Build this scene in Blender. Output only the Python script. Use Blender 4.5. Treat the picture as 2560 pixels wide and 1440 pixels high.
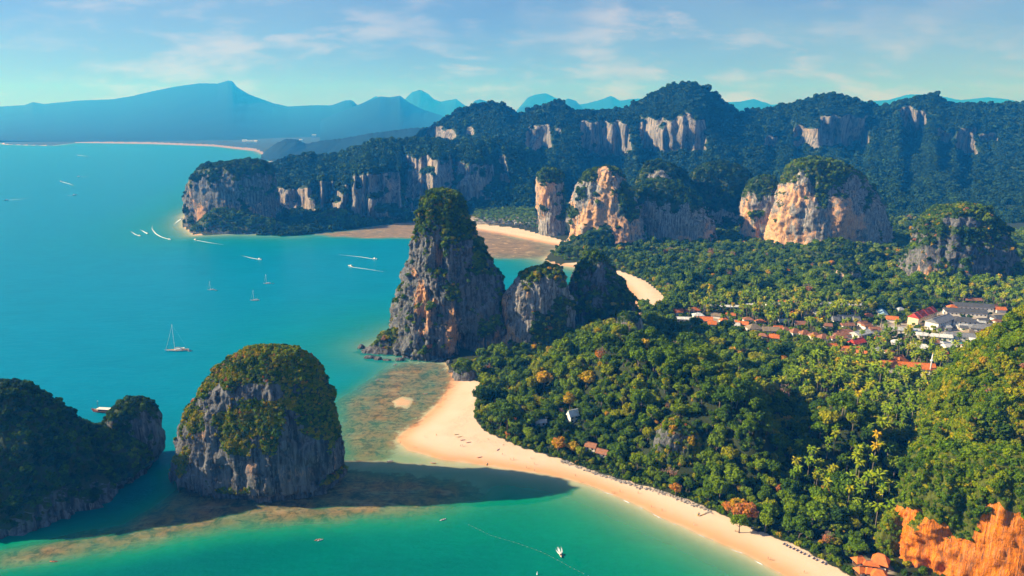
import bpy, bmesh, math, random
import numpy as np
from mathutils import Vector, Matrix, Euler

# ------------------------------------------------------------------ camera, sky, sun, exposure
SC = bpy.context.scene
for _o in list(bpy.data.objects):
    bpy.data.objects.remove(_o)
COL = SC.collection
CAM_H = 250.0                      # height of the drone above the sea
FPX = 1762.0                       # focal length in photograph pixels (2560 wide)
PITCH = math.atan2(430.0, FPX)
cam = bpy.data.cameras.new('camera')
cam.sensor_width = 36.0
cam.lens = 36.0 * FPX / 2560.0
cam.clip_start = 1.0
cam.clip_end = 60000.0
cam_ob = bpy.data.objects.new('camera', cam)
COL.objects.link(cam_ob)
cam_ob.location = (0, 0, CAM_H)
cam_ob.rotation_euler = (math.pi / 2 - PITCH, 0, 0)
SC.camera = cam_ob

SUN_ELEV = math.radians(28.0)
SUN_TRAVEL = Vector((1.0, -0.03, 0)).normalized()        # light travels to the right
world = bpy.data.worlds.new('World')
SC.world = world
world.use_nodes = True
wn, wl = world.node_tree.nodes, world.node_tree.links
wn.clear()
w_out = wn.new('ShaderNodeOutputWorld')
w_bg = wn.new('ShaderNodeBackground')
w_bg.inputs['Strength'].default_value = 0.065
sky = wn.new('ShaderNodeTexSky')
sky.sky_type = 'NISHITA'
sky.sun_disc = False
sky.sun_elevation = SUN_ELEV
sky.sun_rotation = math.atan2(-SUN_TRAVEL.x, -SUN_TRAVEL.y)
sky.altitude = 200.0
sky.air_density = 1.0
sky.dust_density = 0.0
sky.ozone_density = 2.0
tc = wn.new('ShaderNodeTexCoord')
sep = wn.new('ShaderNodeSeparateXYZ')
wl.new(tc.outputs['Generated'], sep.inputs[0])
zc = wn.new('ShaderNodeMath'); zc.operation = 'MAXIMUM'; zc.inputs[1].default_value = 0.02
wl.new(sep.outputs['Z'], zc.inputs[0])
za = wn.new('ShaderNodeMath'); za.operation = 'ADD'; za.inputs[1].default_value = 0.30
wl.new(zc.outputs[0], za.inputs[0])
dx = wn.new('ShaderNodeMath'); dx.operation = 'DIVIDE'
dy = wn.new('ShaderNodeMath'); dy.operation = 'DIVIDE'
wl.new(sep.outputs['X'], dx.inputs[0]); wl.new(za.outputs[0], dx.inputs[1])
wl.new(sep.outputs['Y'], dy.inputs[0]); wl.new(za.outputs[0], dy.inputs[1])
cmb = wn.new('ShaderNodeCombineXYZ')
wl.new(dx.outputs[0], cmb.inputs[0]); wl.new(dy.outputs[0], cmb.inputs[1])


def _wnoise(scale, detail, rough, dist=0.0, sx=1.0, off=0.0):
    mp = wn.new('ShaderNodeMapping')
    mp.inputs['Scale'].default_value = (sx, 1.0, 1.0)
    mp.inputs['Location'].default_value = (off, off * 0.7, off)
    wl.new(cmb.outputs[0], mp.inputs['Vector'])
    nz = wn.new('ShaderNodeTexNoise')
    nz.inputs['Scale'].default_value = scale
    nz.inputs['Detail'].default_value = detail
    nz.inputs['Roughness'].default_value = rough
    nz.inputs['Distortion'].default_value = dist
    wl.new(mp.outputs[0], nz.inputs['Vector'])
    return nz


def _wramp(src, a, b):
    mr = wn.new('ShaderNodeMapRange')
    mr.interpolation_type = 'SMOOTHSTEP'
    mr.inputs['From Min'].default_value = a
    mr.inputs['From Max'].default_value = b
    wl.new(src, mr.inputs['Value'])
    return mr.outputs['Result']


def _wmix(fac, a, b):
    m = wn.new('ShaderNodeMix'); m.data_type = 'RGBA'
    if fac is not None:
        if isinstance(fac, float): m.inputs['Factor'].default_value = fac
        else: wl.new(fac, m.inputs['Factor'])
    for s, k in ((a, 'A'), (b, 'B')):
        i = [q for q in m.inputs if q.name == k and q.type == 'RGBA'][0]
        if isinstance(s, tuple): i.default_value = s
        else: wl.new(s, i)
    return [q for q in m.outputs if q.type == 'RGBA'][0]


SKY_TINT = (0.37, 0.39, 0.75, 1.0)
tint = wn.new('ShaderNodeMix'); tint.data_type = 'RGBA'; tint.blend_type = 'MULTIPLY'
tint.inputs['Factor'].default_value = 1.0
_ri = [q for q in tint.inputs if q.type == 'RGBA']
wl.new(sky.outputs[0], _ri[0]); _ri[1].default_value = SKY_TINT
sky_col = [q for q in tint.outputs if q.type == 'RGBA'][0]
veil = _wramp(_wnoise(0.9, 5, 0.55, 0.4, 0.5, 3.1).outputs['Fac'], 0.30, 0.72)
col1 = _wmix(None, sky_col, (2.5, 3.45, 4.3, 1.0))
wl.new(veil, [l for l in [col1.node.inputs['Factor']]][0])
_vm = wn.new('ShaderNodeMath'); _vm.operation = 'MULTIPLY'; _vm.inputs[1].default_value = 0.6
wl.new(veil, _vm.inputs[0]); wl.new(_vm.outputs[0], col1.node.inputs['Factor'])
puff = _wramp(_wnoise(4.2, 9, 0.60, 0.15, 0.75, 11.3).outputs['Fac'], 0.44, 0.68)
gate = _wramp(_wnoise(1.2, 3, 0.5, 0.0, 0.8, 7.7).outputs['Fac'], 0.36, 0.58)
_pm = wn.new('ShaderNodeMath'); _pm.operation = 'MULTIPLY'
wl.new(puff, _pm.inputs[0]); wl.new(gate, _pm.inputs[1])
_pm2 = wn.new('ShaderNodeMath'); _pm2.operation = 'MULTIPLY'; _pm2.inputs[1].default_value = 0.66
wl.new(_pm.outputs[0], _pm2.inputs[0])
col2 = _wmix(_pm2.outputs[0], col1, (5.3, 4.8, 5.1, 1.0))
wl.new(col2, w_bg.inputs['Color'])
wl.new(w_bg.outputs[0], w_out.inputs['Surface'])

sun = bpy.data.lights.new('sun', 'SUN')
sun.energy = 5.0
sun.angle = math.radians(0.55)
sun.color = (1.0, 0.90, 0.79)
sun_ob = bpy.data.objects.new('sun', sun)
COL.objects.link(sun_ob)
_sd = Vector((SUN_TRAVEL.x * math.cos(SUN_ELEV), SUN_TRAVEL.y * math.cos(SUN_ELEV), -math.sin(SUN_ELEV)))
sun_ob.rotation_euler = _sd.to_track_quat('-Z', 'Y').to_euler()
sun_ob.location = (-300, 300, 600)

SC.view_settings.view_transform = 'Standard'
SC.view_settings.look = 'None'
SC.view_settings.gamma = 1.0
SC.view_settings.exposure = 1.1
SC.view_settings.use_curve_mapping = False
SC.cycles.use_denoising = True
SC.cycles.max_bounces = 6
SC.cycles.diffuse_bounces = 2
SC.cycles.glossy_bounces = 2
SC.cycles.transmission_bounces = 2
SC.cycles.transparent_max_bounces = 8
SC.cycles.volume_bounces = 0
SC.cycles.caustics_reflective = False
SC.cycles.caustics_refractive = False
SC.cycles.sample_clamp_indirect = 4.0

# ------------------------------------------------------------------ helpers
RNG = np.random.default_rng(7)
random.seed(7)
_ct, _st = math.cos(PITCH), math.sin(PITCH)


def ray(px, py):
    """Direction through a photograph pixel (2560 x 1440), as arrays (x, y, z)."""
    xc = (np.asarray(px, float) - 1280.0) / FPX
    yc = (720.0 - np.asarray(py, float)) / FPX
    return xc, _ct + yc * _st, -_st + yc * _ct


def G(px, py, z=0.0):
    """World point on the level z seen at a pixel."""
    x, y, w = ray(px, py)
    t = (z - CAM_H) / w
    return np.stack([x * t, y * t, np.zeros_like(x * t) + z], -1)


def P(px, py, D):
    """World point seen at a pixel, at the ground distance Y = D."""
    x, y, w = ray(px, py)
    t = np.asarray(D, float) / y
    return np.stack([x * t, y * t, CAM_H + w * t], -1)


_perm = np.random.default_rng(3).permutation(256).astype(np.int64)
_perm = np.concatenate([_perm, _perm, _perm])
_grad = np.random.default_rng(5).normal(size=(256, 3))
_grad /= np.linalg.norm(_grad, axis=1)[:, None]


def pn(x, y, z):
    """Gradient noise, about -1..1."""
    x, y, z = np.broadcast_arrays(np.asarray(x, float), np.asarray(y, float), np.asarray(z, float))
    xi, yi, zi = np.floor(x), np.floor(y), np.floor(z)
    xf, yf, zf = x - xi, y - yi, z - zi
    xi, yi, zi = xi.astype(np.int64) & 255, yi.astype(np.int64) & 255, zi.astype(np.int64) & 255
    u, v, w = [f * f * f * (f * (f * 6 - 15) + 10) for f in (xf, yf, zf)]
    out = 0
    for a in (0, 1):
        for b in (0, 1):
            for c in (0, 1):
                h = _perm[_perm[_perm[xi + a] + yi + b] + zi + c]
                g = _grad[h]
                d = g[..., 0] * (xf - a) + g[..., 1] * (yf - b) + g[..., 2] * (zf - c)
                out = out + d * (u if a else 1 - u) * (v if b else 1 - v) * (w if c else 1 - w)
    return out * 1.5


def fbm(x, y, z, octv=4, lac=2.03, gain=0.5):
    s, a = 0, 1.0
    for k in range(octv):
        s = s + a * pn(x + 17.3 * k, y + 9.1 * k, z + 5.7 * k)
        x, y, z, a = x * lac, y * lac, z * lac, a * gain
    return s


def sstep(a, b, x):
    t = np.clip((x - a) / (b - a), 0, 1)
    return t * t * (3 - 2 * t)


def mesh_arrays(name, V, F, smooth=True, mats=(), midx=None):
    V = np.asarray(V, np.float32); F = np.asarray(F, np.int32)
    me = bpy.data.meshes.new(name)
    me.vertices.add(len(V)); me.vertices.foreach_set('co', V.ravel())
    n, k = F.shape
    me.loops.add(n * k); me.loops.foreach_set('vertex_index', F.ravel())
    me.polygons.add(n); me.polygons.foreach_set('loop_start', np.arange(0, n * k, k, dtype=np.int32))
    if smooth: me.polygons.foreach_set('use_smooth', np.ones(n, bool))
    for m in mats: me.materials.append(m)
    if midx is not None: me.polygons.foreach_set('material_index', np.asarray(midx, np.int32))
    me.update(calc_edges=True)
    return me


def fattr(me, name, val, domain='POINT'):
    a = me.attributes.new(name, 'FLOAT', domain)
    a.data.foreach_set('value', np.asarray(val, np.float32))


def grid_faces(nr, nc, wrap=False):
    r = np.arange(nr - 1)[:, None]; c = np.arange(nc if wrap else nc - 1)[None, :]
    c2 = (c + 1) % nc
    return np.stack([r * nc + c, r * nc + c2, (r + 1) * nc + c2, (r + 1) * nc + c], -1).reshape(-1, 4)


def tag(o, label=None, category=None, group=None, kind=None):
    if label: o['label'] = label
    if category: o['category'] = category
    if group: o['group'] = group
    if kind: o['kind'] = kind
    return o


def link(name, me, parent=None, loc=None):
    o = bpy.data.objects.new(name, me)
    COL.objects.link(o)
    if parent is not None: o.parent = parent
    if loc is not None: o.location = loc
    return o


def empty(name, loc, rz=0.0):
    o = bpy.data.objects.new(name, None)
    COL.objects.link(o)
    o.location = loc; o.rotation_euler = (0, 0, rz)
    o.empty_display_size = 1.0
    return o


def copy_tree(o, parent=None):
    c = o.copy(); COL.objects.link(c); c.parent = parent
    for ch in o.children: copy_tree(ch, c)
    return c


class MB:
    """Collects small shapes into one mesh."""
    def __init__(self): self.v = []; self.f = []; self.m = []

    def add(self, vs, fs, m=0):
        b = len(self.v)
        self.v += [tuple(v) for v in vs]
        self.f += [tuple(b + i for i in f) for f in fs]
        self.m += [m] * len(fs)
        return self

    def box(self, c, s, m=0, rz=0.0):
        cx, cy, cz = c; sx, sy, sz = s[0] / 2, s[1] / 2, s[2] / 2
        ca, sa = math.cos(rz), math.sin(rz)
        vs = [(cx + ca * x * sx - sa * y * sy, cy + sa * x * sx + ca * y * sy, cz + z * sz)
              for z in (-1, 1) for x, y in ((-1, -1), (1, -1), (1, 1), (-1, 1))]
        return self.add(vs, [(3, 2, 1, 0), (4, 5, 6, 7), (0, 1, 5, 4), (1, 2, 6, 5), (2, 3, 7, 6), (3, 0, 4, 7)], m)

    def tube(self, pts, rad, n=6, m=0, cap=True):
        pts = [Vector(p) for p in pts]
        rad = rad if isinstance(rad, (list, tuple)) else [rad] * len(pts)
        vs, fs = [], []
        for i, p in enumerate(pts):
            d = (pts[min(i + 1, len(pts) - 1)] - pts[max(i - 1, 0)]).normalized()
            a = d.orthogonal().normalized(); b = d.cross(a)
            for k in range(n):
                an = 2 * math.pi * k / n
                vs.append(p + (a * math.cos(an) + b * math.sin(an)) * rad[i])
        for i in range(len(pts) - 1):
            for k in range(n):
                fs.append((i * n + k, i * n + (k + 1) % n, (i + 1) * n + (k + 1) % n, (i + 1) * n + k))
        if cap:
            fs.append(tuple(range(n - 1, -1, -1)))
            fs.append(tuple((len(pts) - 1) * n + k for k in range(n)))
        return self.add(vs, fs, m)

    def build(self, name, mats, parent=None, loc=None, smooth=False):
        me = self.mesh(name, mats, smooth)
        return link(name, me, parent, loc)

    def mesh(self, name, mats, smooth=False):
        me = bpy.data.meshes.new(name)
        me.from_pydata(self.v, [], self.f)
        for m in (mats if isinstance(mats, (list, tuple)) else [mats]): me.materials.append(m)
        me.polygons.foreach_set('material_index', self.m)
        if smooth: me.polygons.foreach_set('use_smooth', [True] * len(self.f))
        me.update()
        return me


def poly_sd(X, Y, poly):
    """Signed distance to a polygon (positive inside), for arrays of points."""
    poly = np.asarray(poly, float)[:, :2]
    x0, y0 = poly[:, 0], poly[:, 1]
    x1, y1 = np.roll(x0, -1), np.roll(y0, -1)
    best = np.full(X.shape, 1e18); inside = np.zeros(X.shape, bool)
    for a, b, c, d in zip(x0, y0, x1, y1):
        ex, ey = c - a, d - b
        L = ex * ex + ey * ey + 1e-9
        t = np.clip(((X - a) * ex + (Y - b) * ey) / L, 0, 1)
        dd = (X - a - t * ex) ** 2 + (Y - b - t * ey) ** 2
        best = np.minimum(best, dd)
        if b != d:
            cond = ((b > Y) != (d > Y)) & (X < (c - a) * (Y - b) / (d - b) + a)
            inside ^= cond
    s = np.sqrt(best)
    return np.where(inside, s, -s)


_gp = {}


def gpoly(pts):
    k = tuple(pts)
    if k not in _gp: _gp[k] = np.array([G(x, y)[:2] for x, y in pts])
    return _gp[k]


def visible(p, margin=60):
    """Pixel of world points and whether they fall in the frame (with a margin)."""
    y = p[:, 1]; zz = p[:, 2] - CAM_H
    dep = y * _ct - zz * _st
    up = y * _st + zz * _ct
    px = 1280 + FPX * p[:, 0] / dep; py = 720 - FPX * up / dep
    return px, py, (px > -margin) & (px < 2560 + margin) & (py < 1440 + margin) & (dep > 0)

# ------------------------------------------------------------------ materials
class NT:
    """Small node-tree writer."""
    def __init__(self, name):
        self.mat = bpy.data.materials.new(name)
        self.mat.use_nodes = True
        self.t = self.mat.node_tree
        self.t.nodes.clear()
        self.out = self.n('ShaderNodeOutputMaterial')

    def n(self, kind, **kw):
        nd = self.t.nodes.new(kind)
        for k, v in kw.items(): setattr(nd, k, v)
        return nd

    def put(self, sock, val):
        if val is None: return
        if isinstance(val, bpy.types.NodeSocket): self.t.links.new(val, sock)
        elif isinstance(val, (tuple, list)) and len(val) == 3 and sock.type == 'RGBA': sock.default_value = (*val, 1)
        else: sock.default_value = val

    def math(self, op, a, b=None, clamp=False):
        nd = self.n('ShaderNodeMath', operation=op, use_clamp=clamp)
        self.put(nd.inputs[0], a)
        if b is not None: self.put(nd.inputs[1], b)
        return nd.outputs[0]

    def mix(self, fac, a, b, blend='MIX'):
        nd = self.n('ShaderNodeMix', data_type='RGBA', blend_type=blend)
        self.put(nd.inputs['Factor'], fac)
        i = [q for q in nd.inputs if q.type == 'RGBA']
        self.put(i[0], a); self.put(i[1], b)
        return [q for q in nd.outputs if q.type == 'RGBA'][0]

    def coord(self, scale=(1, 1, 1), loc=(0, 0, 0), kind='Object'):
        tc = self.n('ShaderNodeTexCoord')
        mp = self.n('ShaderNodeMapping')
        mp.inputs['Scale'].default_value = scale
        mp.inputs['Location'].default_value = loc
        self.t.links.new(tc.outputs[kind], mp.inputs['Vector'])
        return mp.outputs[0]

    def noise(self, vec, scale, detail=4, rough=0.55, dist=0.0):
        nd = self.n('ShaderNodeTexNoise')
        self.put(nd.inputs['Vector'], vec)
        nd.inputs['Scale'].default_value = scale
        nd.inputs['Detail'].default_value = detail
        nd.inputs['Roughness'].default_value = rough
        nd.inputs['Distortion'].default_value = dist
        return nd.outputs['Fac']

    def step(self, v, a, b):
        nd = self.n('ShaderNodeMapRange', interpolation_type='SMOOTHSTEP')
        self.put(nd.inputs['Value'], v)
        nd.inputs['From Min'].default_value = a
        nd.inputs['From Max'].default_value = b
        return nd.outputs['Result']

    def ramp(self, fac, stops):
        nd = self.n('ShaderNodeValToRGB')
        el = nd.color_ramp.elements
        while len(el) < len(stops): el.new(0.5)
        for e, (p, c) in zip(el, stops):
            e.position = p; e.color = (*c, 1)
        self.put(nd.inputs[0], fac)
        return nd.outputs[0]

    def attr(self, name, kind='GEOMETRY'):
        nd = self.n('ShaderNodeAttribute', attribute_name=name, attribute_type=kind)
        return nd.outputs['Fac']

    def bump(self, h, strength=0.5, dist=1.0):
        nd = self.n('ShaderNodeBump')
        nd.inputs['Strength'].default_value = strength
        nd.inputs['Distance'].default_value = dist
        self.put(nd.inputs['Height'], h)
        return nd.outputs[0]

    def bsdf(self, col, rough=0.8, spec=0.3, normal=None, metal=0.0, ior=1.5):
        nd = self.n('ShaderNodeBsdfPrincipled')
        self.put(nd.inputs['Base Color'], col)
        self.put(nd.inputs['Roughness'], rough)
        nd.inputs['Specular IOR Level'].default_value = spec
        nd.inputs['Metallic'].default_value = metal
        nd.inputs['IOR'].default_value = ior
        if normal is not None: self.put(nd.inputs['Normal'], normal)
        return nd.outputs[0]

    def done(self, surf):
        self.t.links.new(surf, self.out.inputs['Surface'])
        return self.mat


def plain(name, col, rough=0.6, spec=0.3, var=0.12, scale=1.5, metal=0.0):
    """Paint, plaster, wood and cloth: one colour with grain and wear."""
    t = NT(name)
    v = t.coord()
    n1 = t.noise(v, scale, 5, 0.6)
    c = t.mix(t.step(n1, 0.3, 0.7), tuple(x * (1 - var) for x in col), tuple(min(1, x * (1 + var)) for x in col))
    return t.done(t.bsdf(c, rough, spec, metal=metal))


LEAF_STOPS = [(0.0, (0.010, 0.026, 0.008)), (0.22, (0.023, 0.056, 0.005)), (0.42, (0.058, 0.108, 0.003)),
              (0.58, (0.108, 0.160, 0.003)), (0.72, (0.185, 0.175, 0.004)), (0.83, (0.330, 0.200, 0.008)),
              (0.91, (0.300, 0.090, 0.020)), (1.0, (0.220, 0.135, 0.095))]


def foliage_mat(name, gain=1.0):
    t = NT(name)
    tint = t.attr('tint', 'INSTANCER')
    lv = t.attr('lv')
    f = t.math('ADD', tint, t.math('MULTIPLY', t.math('SUBTRACT', lv, 0.5), 0.12), True)
    c = t.ramp(f, [(p, tuple(x * gain for x in col)) for p, col in LEAF_STOPS])
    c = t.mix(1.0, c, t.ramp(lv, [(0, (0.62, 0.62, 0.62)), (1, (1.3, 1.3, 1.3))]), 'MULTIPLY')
    b = t.bsdf(c, 0.7, 0.08)
    tr = t.n('ShaderNodeBsdfTranslucent')
    t.put(tr.inputs[0], c)
    mx = t.n('ShaderNodeMixShader'); mx.inputs[0].default_value = 0.18
    t.t.links.new(b, mx.inputs[1]); t.t.links.new(tr.outputs[0], mx.inputs[2])
    return t.done(mx.outputs[0])


M_LEAF = foliage_mat('leaves', 1.65)
M_BARK = plain('bark', (0.16, 0.13, 0.10), 0.9, 0.1, 0.3, 3.0)
M_PALMBARK = plain('palm_bark', (0.26, 0.22, 0.17), 0.9, 0.1, 0.25, 3.0)


def rock_mat(name, grey=(0.145, 0.150, 0.158), warm=(0.62, 0.26, 0.10), warm_amt=0.35, pale_amt=0.4, scale=1.0, soil=(0.035, 0.050, 0.016), drip=0.72, lift=1.5):
    """Limestone: vertical drip streaks, pale calcite, dark weathering, tan iron stains, green growth where 'veg' is set."""
    t = NT(name)
    v = t.coord()
    vs = t.coord((1, 1, 0.10))
    vs2 = t.coord((1, 1, 0.05), (7, 3, 0))
    streak = t.noise(vs, 0.30 * scale, 6, 0.62, 0.4)
    fine = t.noise(vs2, 0.95 * scale, 5, 0.6, 0.2)
    big = t.noise(v, 0.030 * scale, 5, 0.58, 0.8)
    mid = t.noise(v, 0.11 * scale, 6, 0.62, 0.5)
    c = t.mix(t.step(streak, 0.38, 0.62), tuple(x * 0.28 for x in grey), tuple(x * 1.2 for x in grey))
    pale = t.math('MULTIPLY', t.step(fine, 0.50, 0.66), t.step(mid, 0.38, 0.6))
    c = t.mix(t.math('MULTIPLY', pale, pale_amt), c, (0.60, 0.57, 0.52))
    hint = t.attr('warm')
    wsel = t.math('ADD', t.math('MULTIPLY', big, 0.45), t.math('MULTIPLY', streak, 0.35))
    wsel = t.math('ADD', wsel, t.math('ADD', t.math('MULTIPLY', mid, 0.20), t.math('MULTIPLY', fine, 0.15)))
    wsel = t.math('ADD', wsel, t.math('MULTIPLY', hint, 0.20))
    w = t.step(wsel, 0.68 - 0.22 * warm_amt, 0.80 - 0.22 * warm_amt)
    wc = t.mix(t.step(fine, 0.36, 0.60), tuple(x * 0.55 for x in warm), (min(1, warm[0] * 1.2), min(1, warm[1] * lift), min(1, warm[2] * lift * 1.2)))
    wc = t.mix(t.math('MULTIPLY', t.step(t.noise(t.coord((1, 1, 0.06), (3, 9, 1)), 0.55 * scale, 6, 0.65, 0.3), 0.52, 0.62), drip), wc, tuple(x * 1.15 for x in grey))
    c = t.mix(t.math('MULTIPLY', w, 0.94), c, wc)
    dark = t.math('MULTIPLY', t.step(fine, 0.54, 0.64), t.step(streak, 0.40, 0.56))
    c = t.mix(t.math('MULTIPLY', dark, 0.75), c, (0.060, 0.062, 0.064))
    veg = t.attr('veg')
    vn = t.math('ADD', veg, t.math('MULTIPLY', t.math('SUBTRACT', t.noise(v, 0.35 * scale, 5, 0.65), 0.5), 0.9))
    g = t.mix(t.noise(v, 0.5, 3, 0.6), soil, tuple(x * 2.0 for x in soil))
    c = t.mix(t.step(vn, 0.42, 0.62), c, g)
    h = t.math('ADD', t.math('MULTIPLY', streak, 1.0), t.math('MULTIPLY', fine, 0.5))
    h = t.math('ADD', h, t.math('MULTIPLY', t.noise(v, 0.8 * scale, 6, 0.65), 0.5))
    return t.done(t.bsdf(c, 0.9, 0.2, t.bump(h, 0.9, 2.2 / scale)))


M_ROCK = rock_mat('limestone', warm_amt=0.16)
M_ROCK_WARM = rock_mat('limestone_tan', grey=(0.30, 0.29, 0.275), warm=(0.70, 0.32, 0.13), warm_amt=0.28, pale_amt=0.7, scale=1.35)
M_ROCK_ORANGE = rock_mat('limestone_orange', grey=(0.40, 0.26, 0.17), warm=(0.76, 0.215, 0.008), warm_amt=1.05, pale_amt=0.35, scale=1.2, drip=0.34, lift=1.15, soil=(0.062, 0.075, 0.008))
M_ROCK_FAR = rock_mat('limestone_far', grey=(0.21, 0.20, 0.19), warm=(0.40, 0.26, 0.17), warm_amt=0.5, pale_amt=0.4, scale=0.4, soil=(0.016, 0.034, 0.012))
M_ROCK_DARK = rock_mat('limestone_wet', grey=(0.14, 0.14, 0.14), warm_amt=0.1, pale_amt=0.12)


def far_forest_mat():
    t = NT('far_forest')
    v = t.coord()
    n = t.noise(v, 0.02, 6, 0.7)
    c = t.mix(t.step(n, 0.35, 0.65), (0.003, 0.012, 0.008), (0.008, 0.022, 0.012))
    return t.done(t.bsdf(c, 0.9, 0.1))


M_FAR = far_forest_mat()


def ground_mat():
    """Sand, wet sand, forest soil, reef and mud, chosen by the masks stored on the sheet."""
    t = NT('shore_ground')
    v = t.coord()
    z = t.attr('elev'); land = t.attr('land'); reef = t.attr('reef'); mud = t.attr('mud'); bare = t.attr('bare')
    n1 = t.noise(v, 0.05, 6, 0.6); n2 = t.noise(v, 0.9, 5, 0.6); n3 = t.noise(v, 0.22, 6, 0.68, 0.4)
    nx = t.noise(t.coord((0.25, 1.0, 1.0)), 0.16, 6, 0.62, 1.2)
    dry = t.mix(n1, (0.70, 0.56, 0.42), (0.62, 0.44, 0.29))
    dry = t.mix(t.math('MULTIPLY', t.step(n2, 0.55, 0.75), 0.15), dry, (0.55, 0.40, 0.27))
    wet = t.mix(n1, (0.66, 0.37, 0.19), (0.52, 0.26, 0.12))
    zz = t.math('ADD', z, t.math('MULTIPLY', t.math('SUBTRACT', n1, 0.5), 0.9))
    c = t.mix(t.step(zz, 0.15, 1.6), wet, dry)
    zw = t.math('ADD', z, t.math('MULTIPLY', t.math('SUBTRACT', t.noise(v, 0.12, 6, 0.7, 0.5), 0.5), 1.4))
    wr = t.math('MULTIPLY', t.step(zw, 2.05, 2.25), t.step(zw, 2.55, 2.3))
    c = t.mix(t.math('MULTIPLY', wr, t.math('MULTIPLY', t.step(n2, 0.45, 0.62), 0.45)), c, (0.30, 0.20, 0.12))
    c = t.mix(t.math('MULTIPLY', t.step(t.noise(t.coord((0.6, 1.0, 1.0), (4, 4, 0)), 0.045, 7, 0.68, 0.8), 0.5, 0.72), 0.35), c, (0.60, 0.40, 0.24))
    under = t.mix(n3, (0.46, 0.36, 0.22), (0.58, 0.48, 0.33))
    c = t.mix(t.step(zz, 0.25, -0.35), c, under)
    n4 = t.noise(v, 0.11, 9, 0.72, 0.6)
    coral = t.mix(t.step(n4, 0.36, 0.60), (0.050, 0.030, 0.018), (0.36, 0.165, 0.070))
    coral = t.mix(t.math('MULTIPLY', t.step(nx, 0.50, 0.66), 0.4), coral, (0.50, 0.37, 0.24))
    coral = t.mix(t.math('MULTIPLY', t.step(n3, 0.52, 0.66), 0.7), coral, (0.040, 0.032, 0.022))
    rr = t.math('ADD', reef, t.math('MULTIPLY', t.math('SUBTRACT', n4, 0.5), 1.6))
    c = t.mix(t.step(rr, 0.35, 0.65), c, coral)
    mm = t.mix(t.step(nx, 0.35, 0.65), (0.15, 0.10, 0.065), (0.34, 0.20, 0.115))
    mm = t.mix(t.step(n1, 0.56, 0.66), mm, (0.46, 0.28, 0.16))
    c = t.mix(mud, c, mm)
    soil = t.mix(n3, (0.014, 0.024, 0.008), (0.034, 0.046, 0.014))
    c = t.mix(t.step(t.math('ADD', land, t.math('MULTIPLY', t.math('SUBTRACT', n3, 0.5), 0.6)), 0.4, 0.6), c, soil)
    yard = t.mix(n2, (0.28, 0.23, 0.17), (0.42, 0.36, 0.29))
    c = t.mix(bare, c, yard)
    return t.done(t.bsdf(c, 0.9, 0.2, t.bump(n2, 0.25, 0.4)))


M_GROUND = ground_mat()


def water_mat():
    t = NT('sea_water')
    dep = t.attr('depth'); hue = t.attr('hue')
    v = t.coord()
    n1 = t.noise(v, 0.006, 5, 0.6, 0.6)
    d = t.math('ADD', dep, t.math('MULTIPLY', t.math('SUBTRACT', n1, 0.5), 2.0))
    green = t.ramp(t.math('MULTIPLY', d, 0.1), [(0.0, (0.05, 0.32, 0.17)), (0.35, (0.0005, 0.235, 0.135)), (0.75, (0.0005, 0.135, 0.115)), (1.0, (0.0005, 0.085, 0.105))])
    blue = t.ramp(t.math('MULTIPLY', d, 0.1), [(0.0, (0.02, 0.28, 0.22)), (0.4, (0.0005, 0.215, 0.235)), (0.8, (0.0005, 0.190, 0.295)), (1.0, (0.0005, 0.195, 0.32))])
    c = t.mix(hue, green, blue)
    wp = t.noise(t.coord((0.5, 1.0, 1), (2, 8, 0)), 0.035, 5, 0.6, 0.8)
    wf = t.noise(t.coord((0.6, 1.5, 1), (9, 1, 0)), 0.28, 4, 0.7, 0.4)
    c = t.mix(1.0, c, t.ramp(t.math('ADD', t.math('MULTIPLY', wp, 0.5), t.math('MULTIPLY', wf, 0.5)), [(0.3, (0.82, 0.84, 0.86)), (0.7, (1.16, 1.14, 1.12))]), 'MULTIPLY')
    w1 = t.noise(t.coord((1.0, 1.6, 1)), 0.35, 5, 0.65, 0.3)
    w2 = t.noise(t.coord((1.0, 2.2, 1), (5, 2, 0)), 0.06, 4, 0.6, 0.3)
    h = t.math('ADD', t.math('MULTIPLY', w1, 0.35), t.math('MULTIPLY', w2, 0.8))
    b = t.bsdf(c, 0.30, 0.35, t.bump(h, 0.6, 1.0), ior=1.10)
    tr = t.n('ShaderNodeBsdfTransparent')
    t.put(tr.inputs[0], (0.93, 0.985, 0.97, 1))
    e = t.n('ShaderNodeMath', operation='EXPONENT')
    t.put(e.inputs[0], t.math('MULTIPLY', dep, -0.50))
    mx = t.n('ShaderNodeMixShader')
    t.t.links.new(e.outputs[0], mx.inputs[0])
    t.t.links.new(b, mx.inputs[1]); t.t.links.new(tr.outputs[0], mx.inputs[2])
    return t.done(mx.outputs[0])


M_WATER = water_mat()
M_FOAM = None

# ------------------------------------------------------------------ the plan of the place
COAST = [(2060, 1495), (1966, 1440), (1871, 1389), (1776, 1346), (1660, 1296), (1560, 1248), (1480, 1214), (1390, 1190), (1300, 1176), (1200, 1162),
         (1100, 1148), (1020, 1126), (990, 1102), (996, 1088), (1050, 1052), (1092, 1012), (1115, 978), (1128, 948), (1120, 915), (1100, 890),
         (1040, 880), (980, 872), (960, 862), (990, 850), (1030, 825), (1240, 812), (1440, 815), (1560, 805), (1588, 775), (1580, 735), (1545, 700), (1500, 678), (1440, 668),
         (1395, 662), (1362, 648), (1380, 630), (1405, 616), (1330, 601), (1250, 585), (1185, 574), (1090, 560), (1010, 556), (900, 566), (800, 578), (740, 586), (600, 583), (485, 588),
         (458, 566), (462, 540), (560, 470), (640, 420), (690, 398), (664, 388), (640, 378), (540, 366), (380, 360), (190, 357), (130, 364), (70, 363), (10, 361), (0, 354), (-300, 350)]
coast = gpoly(COAST)
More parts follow.
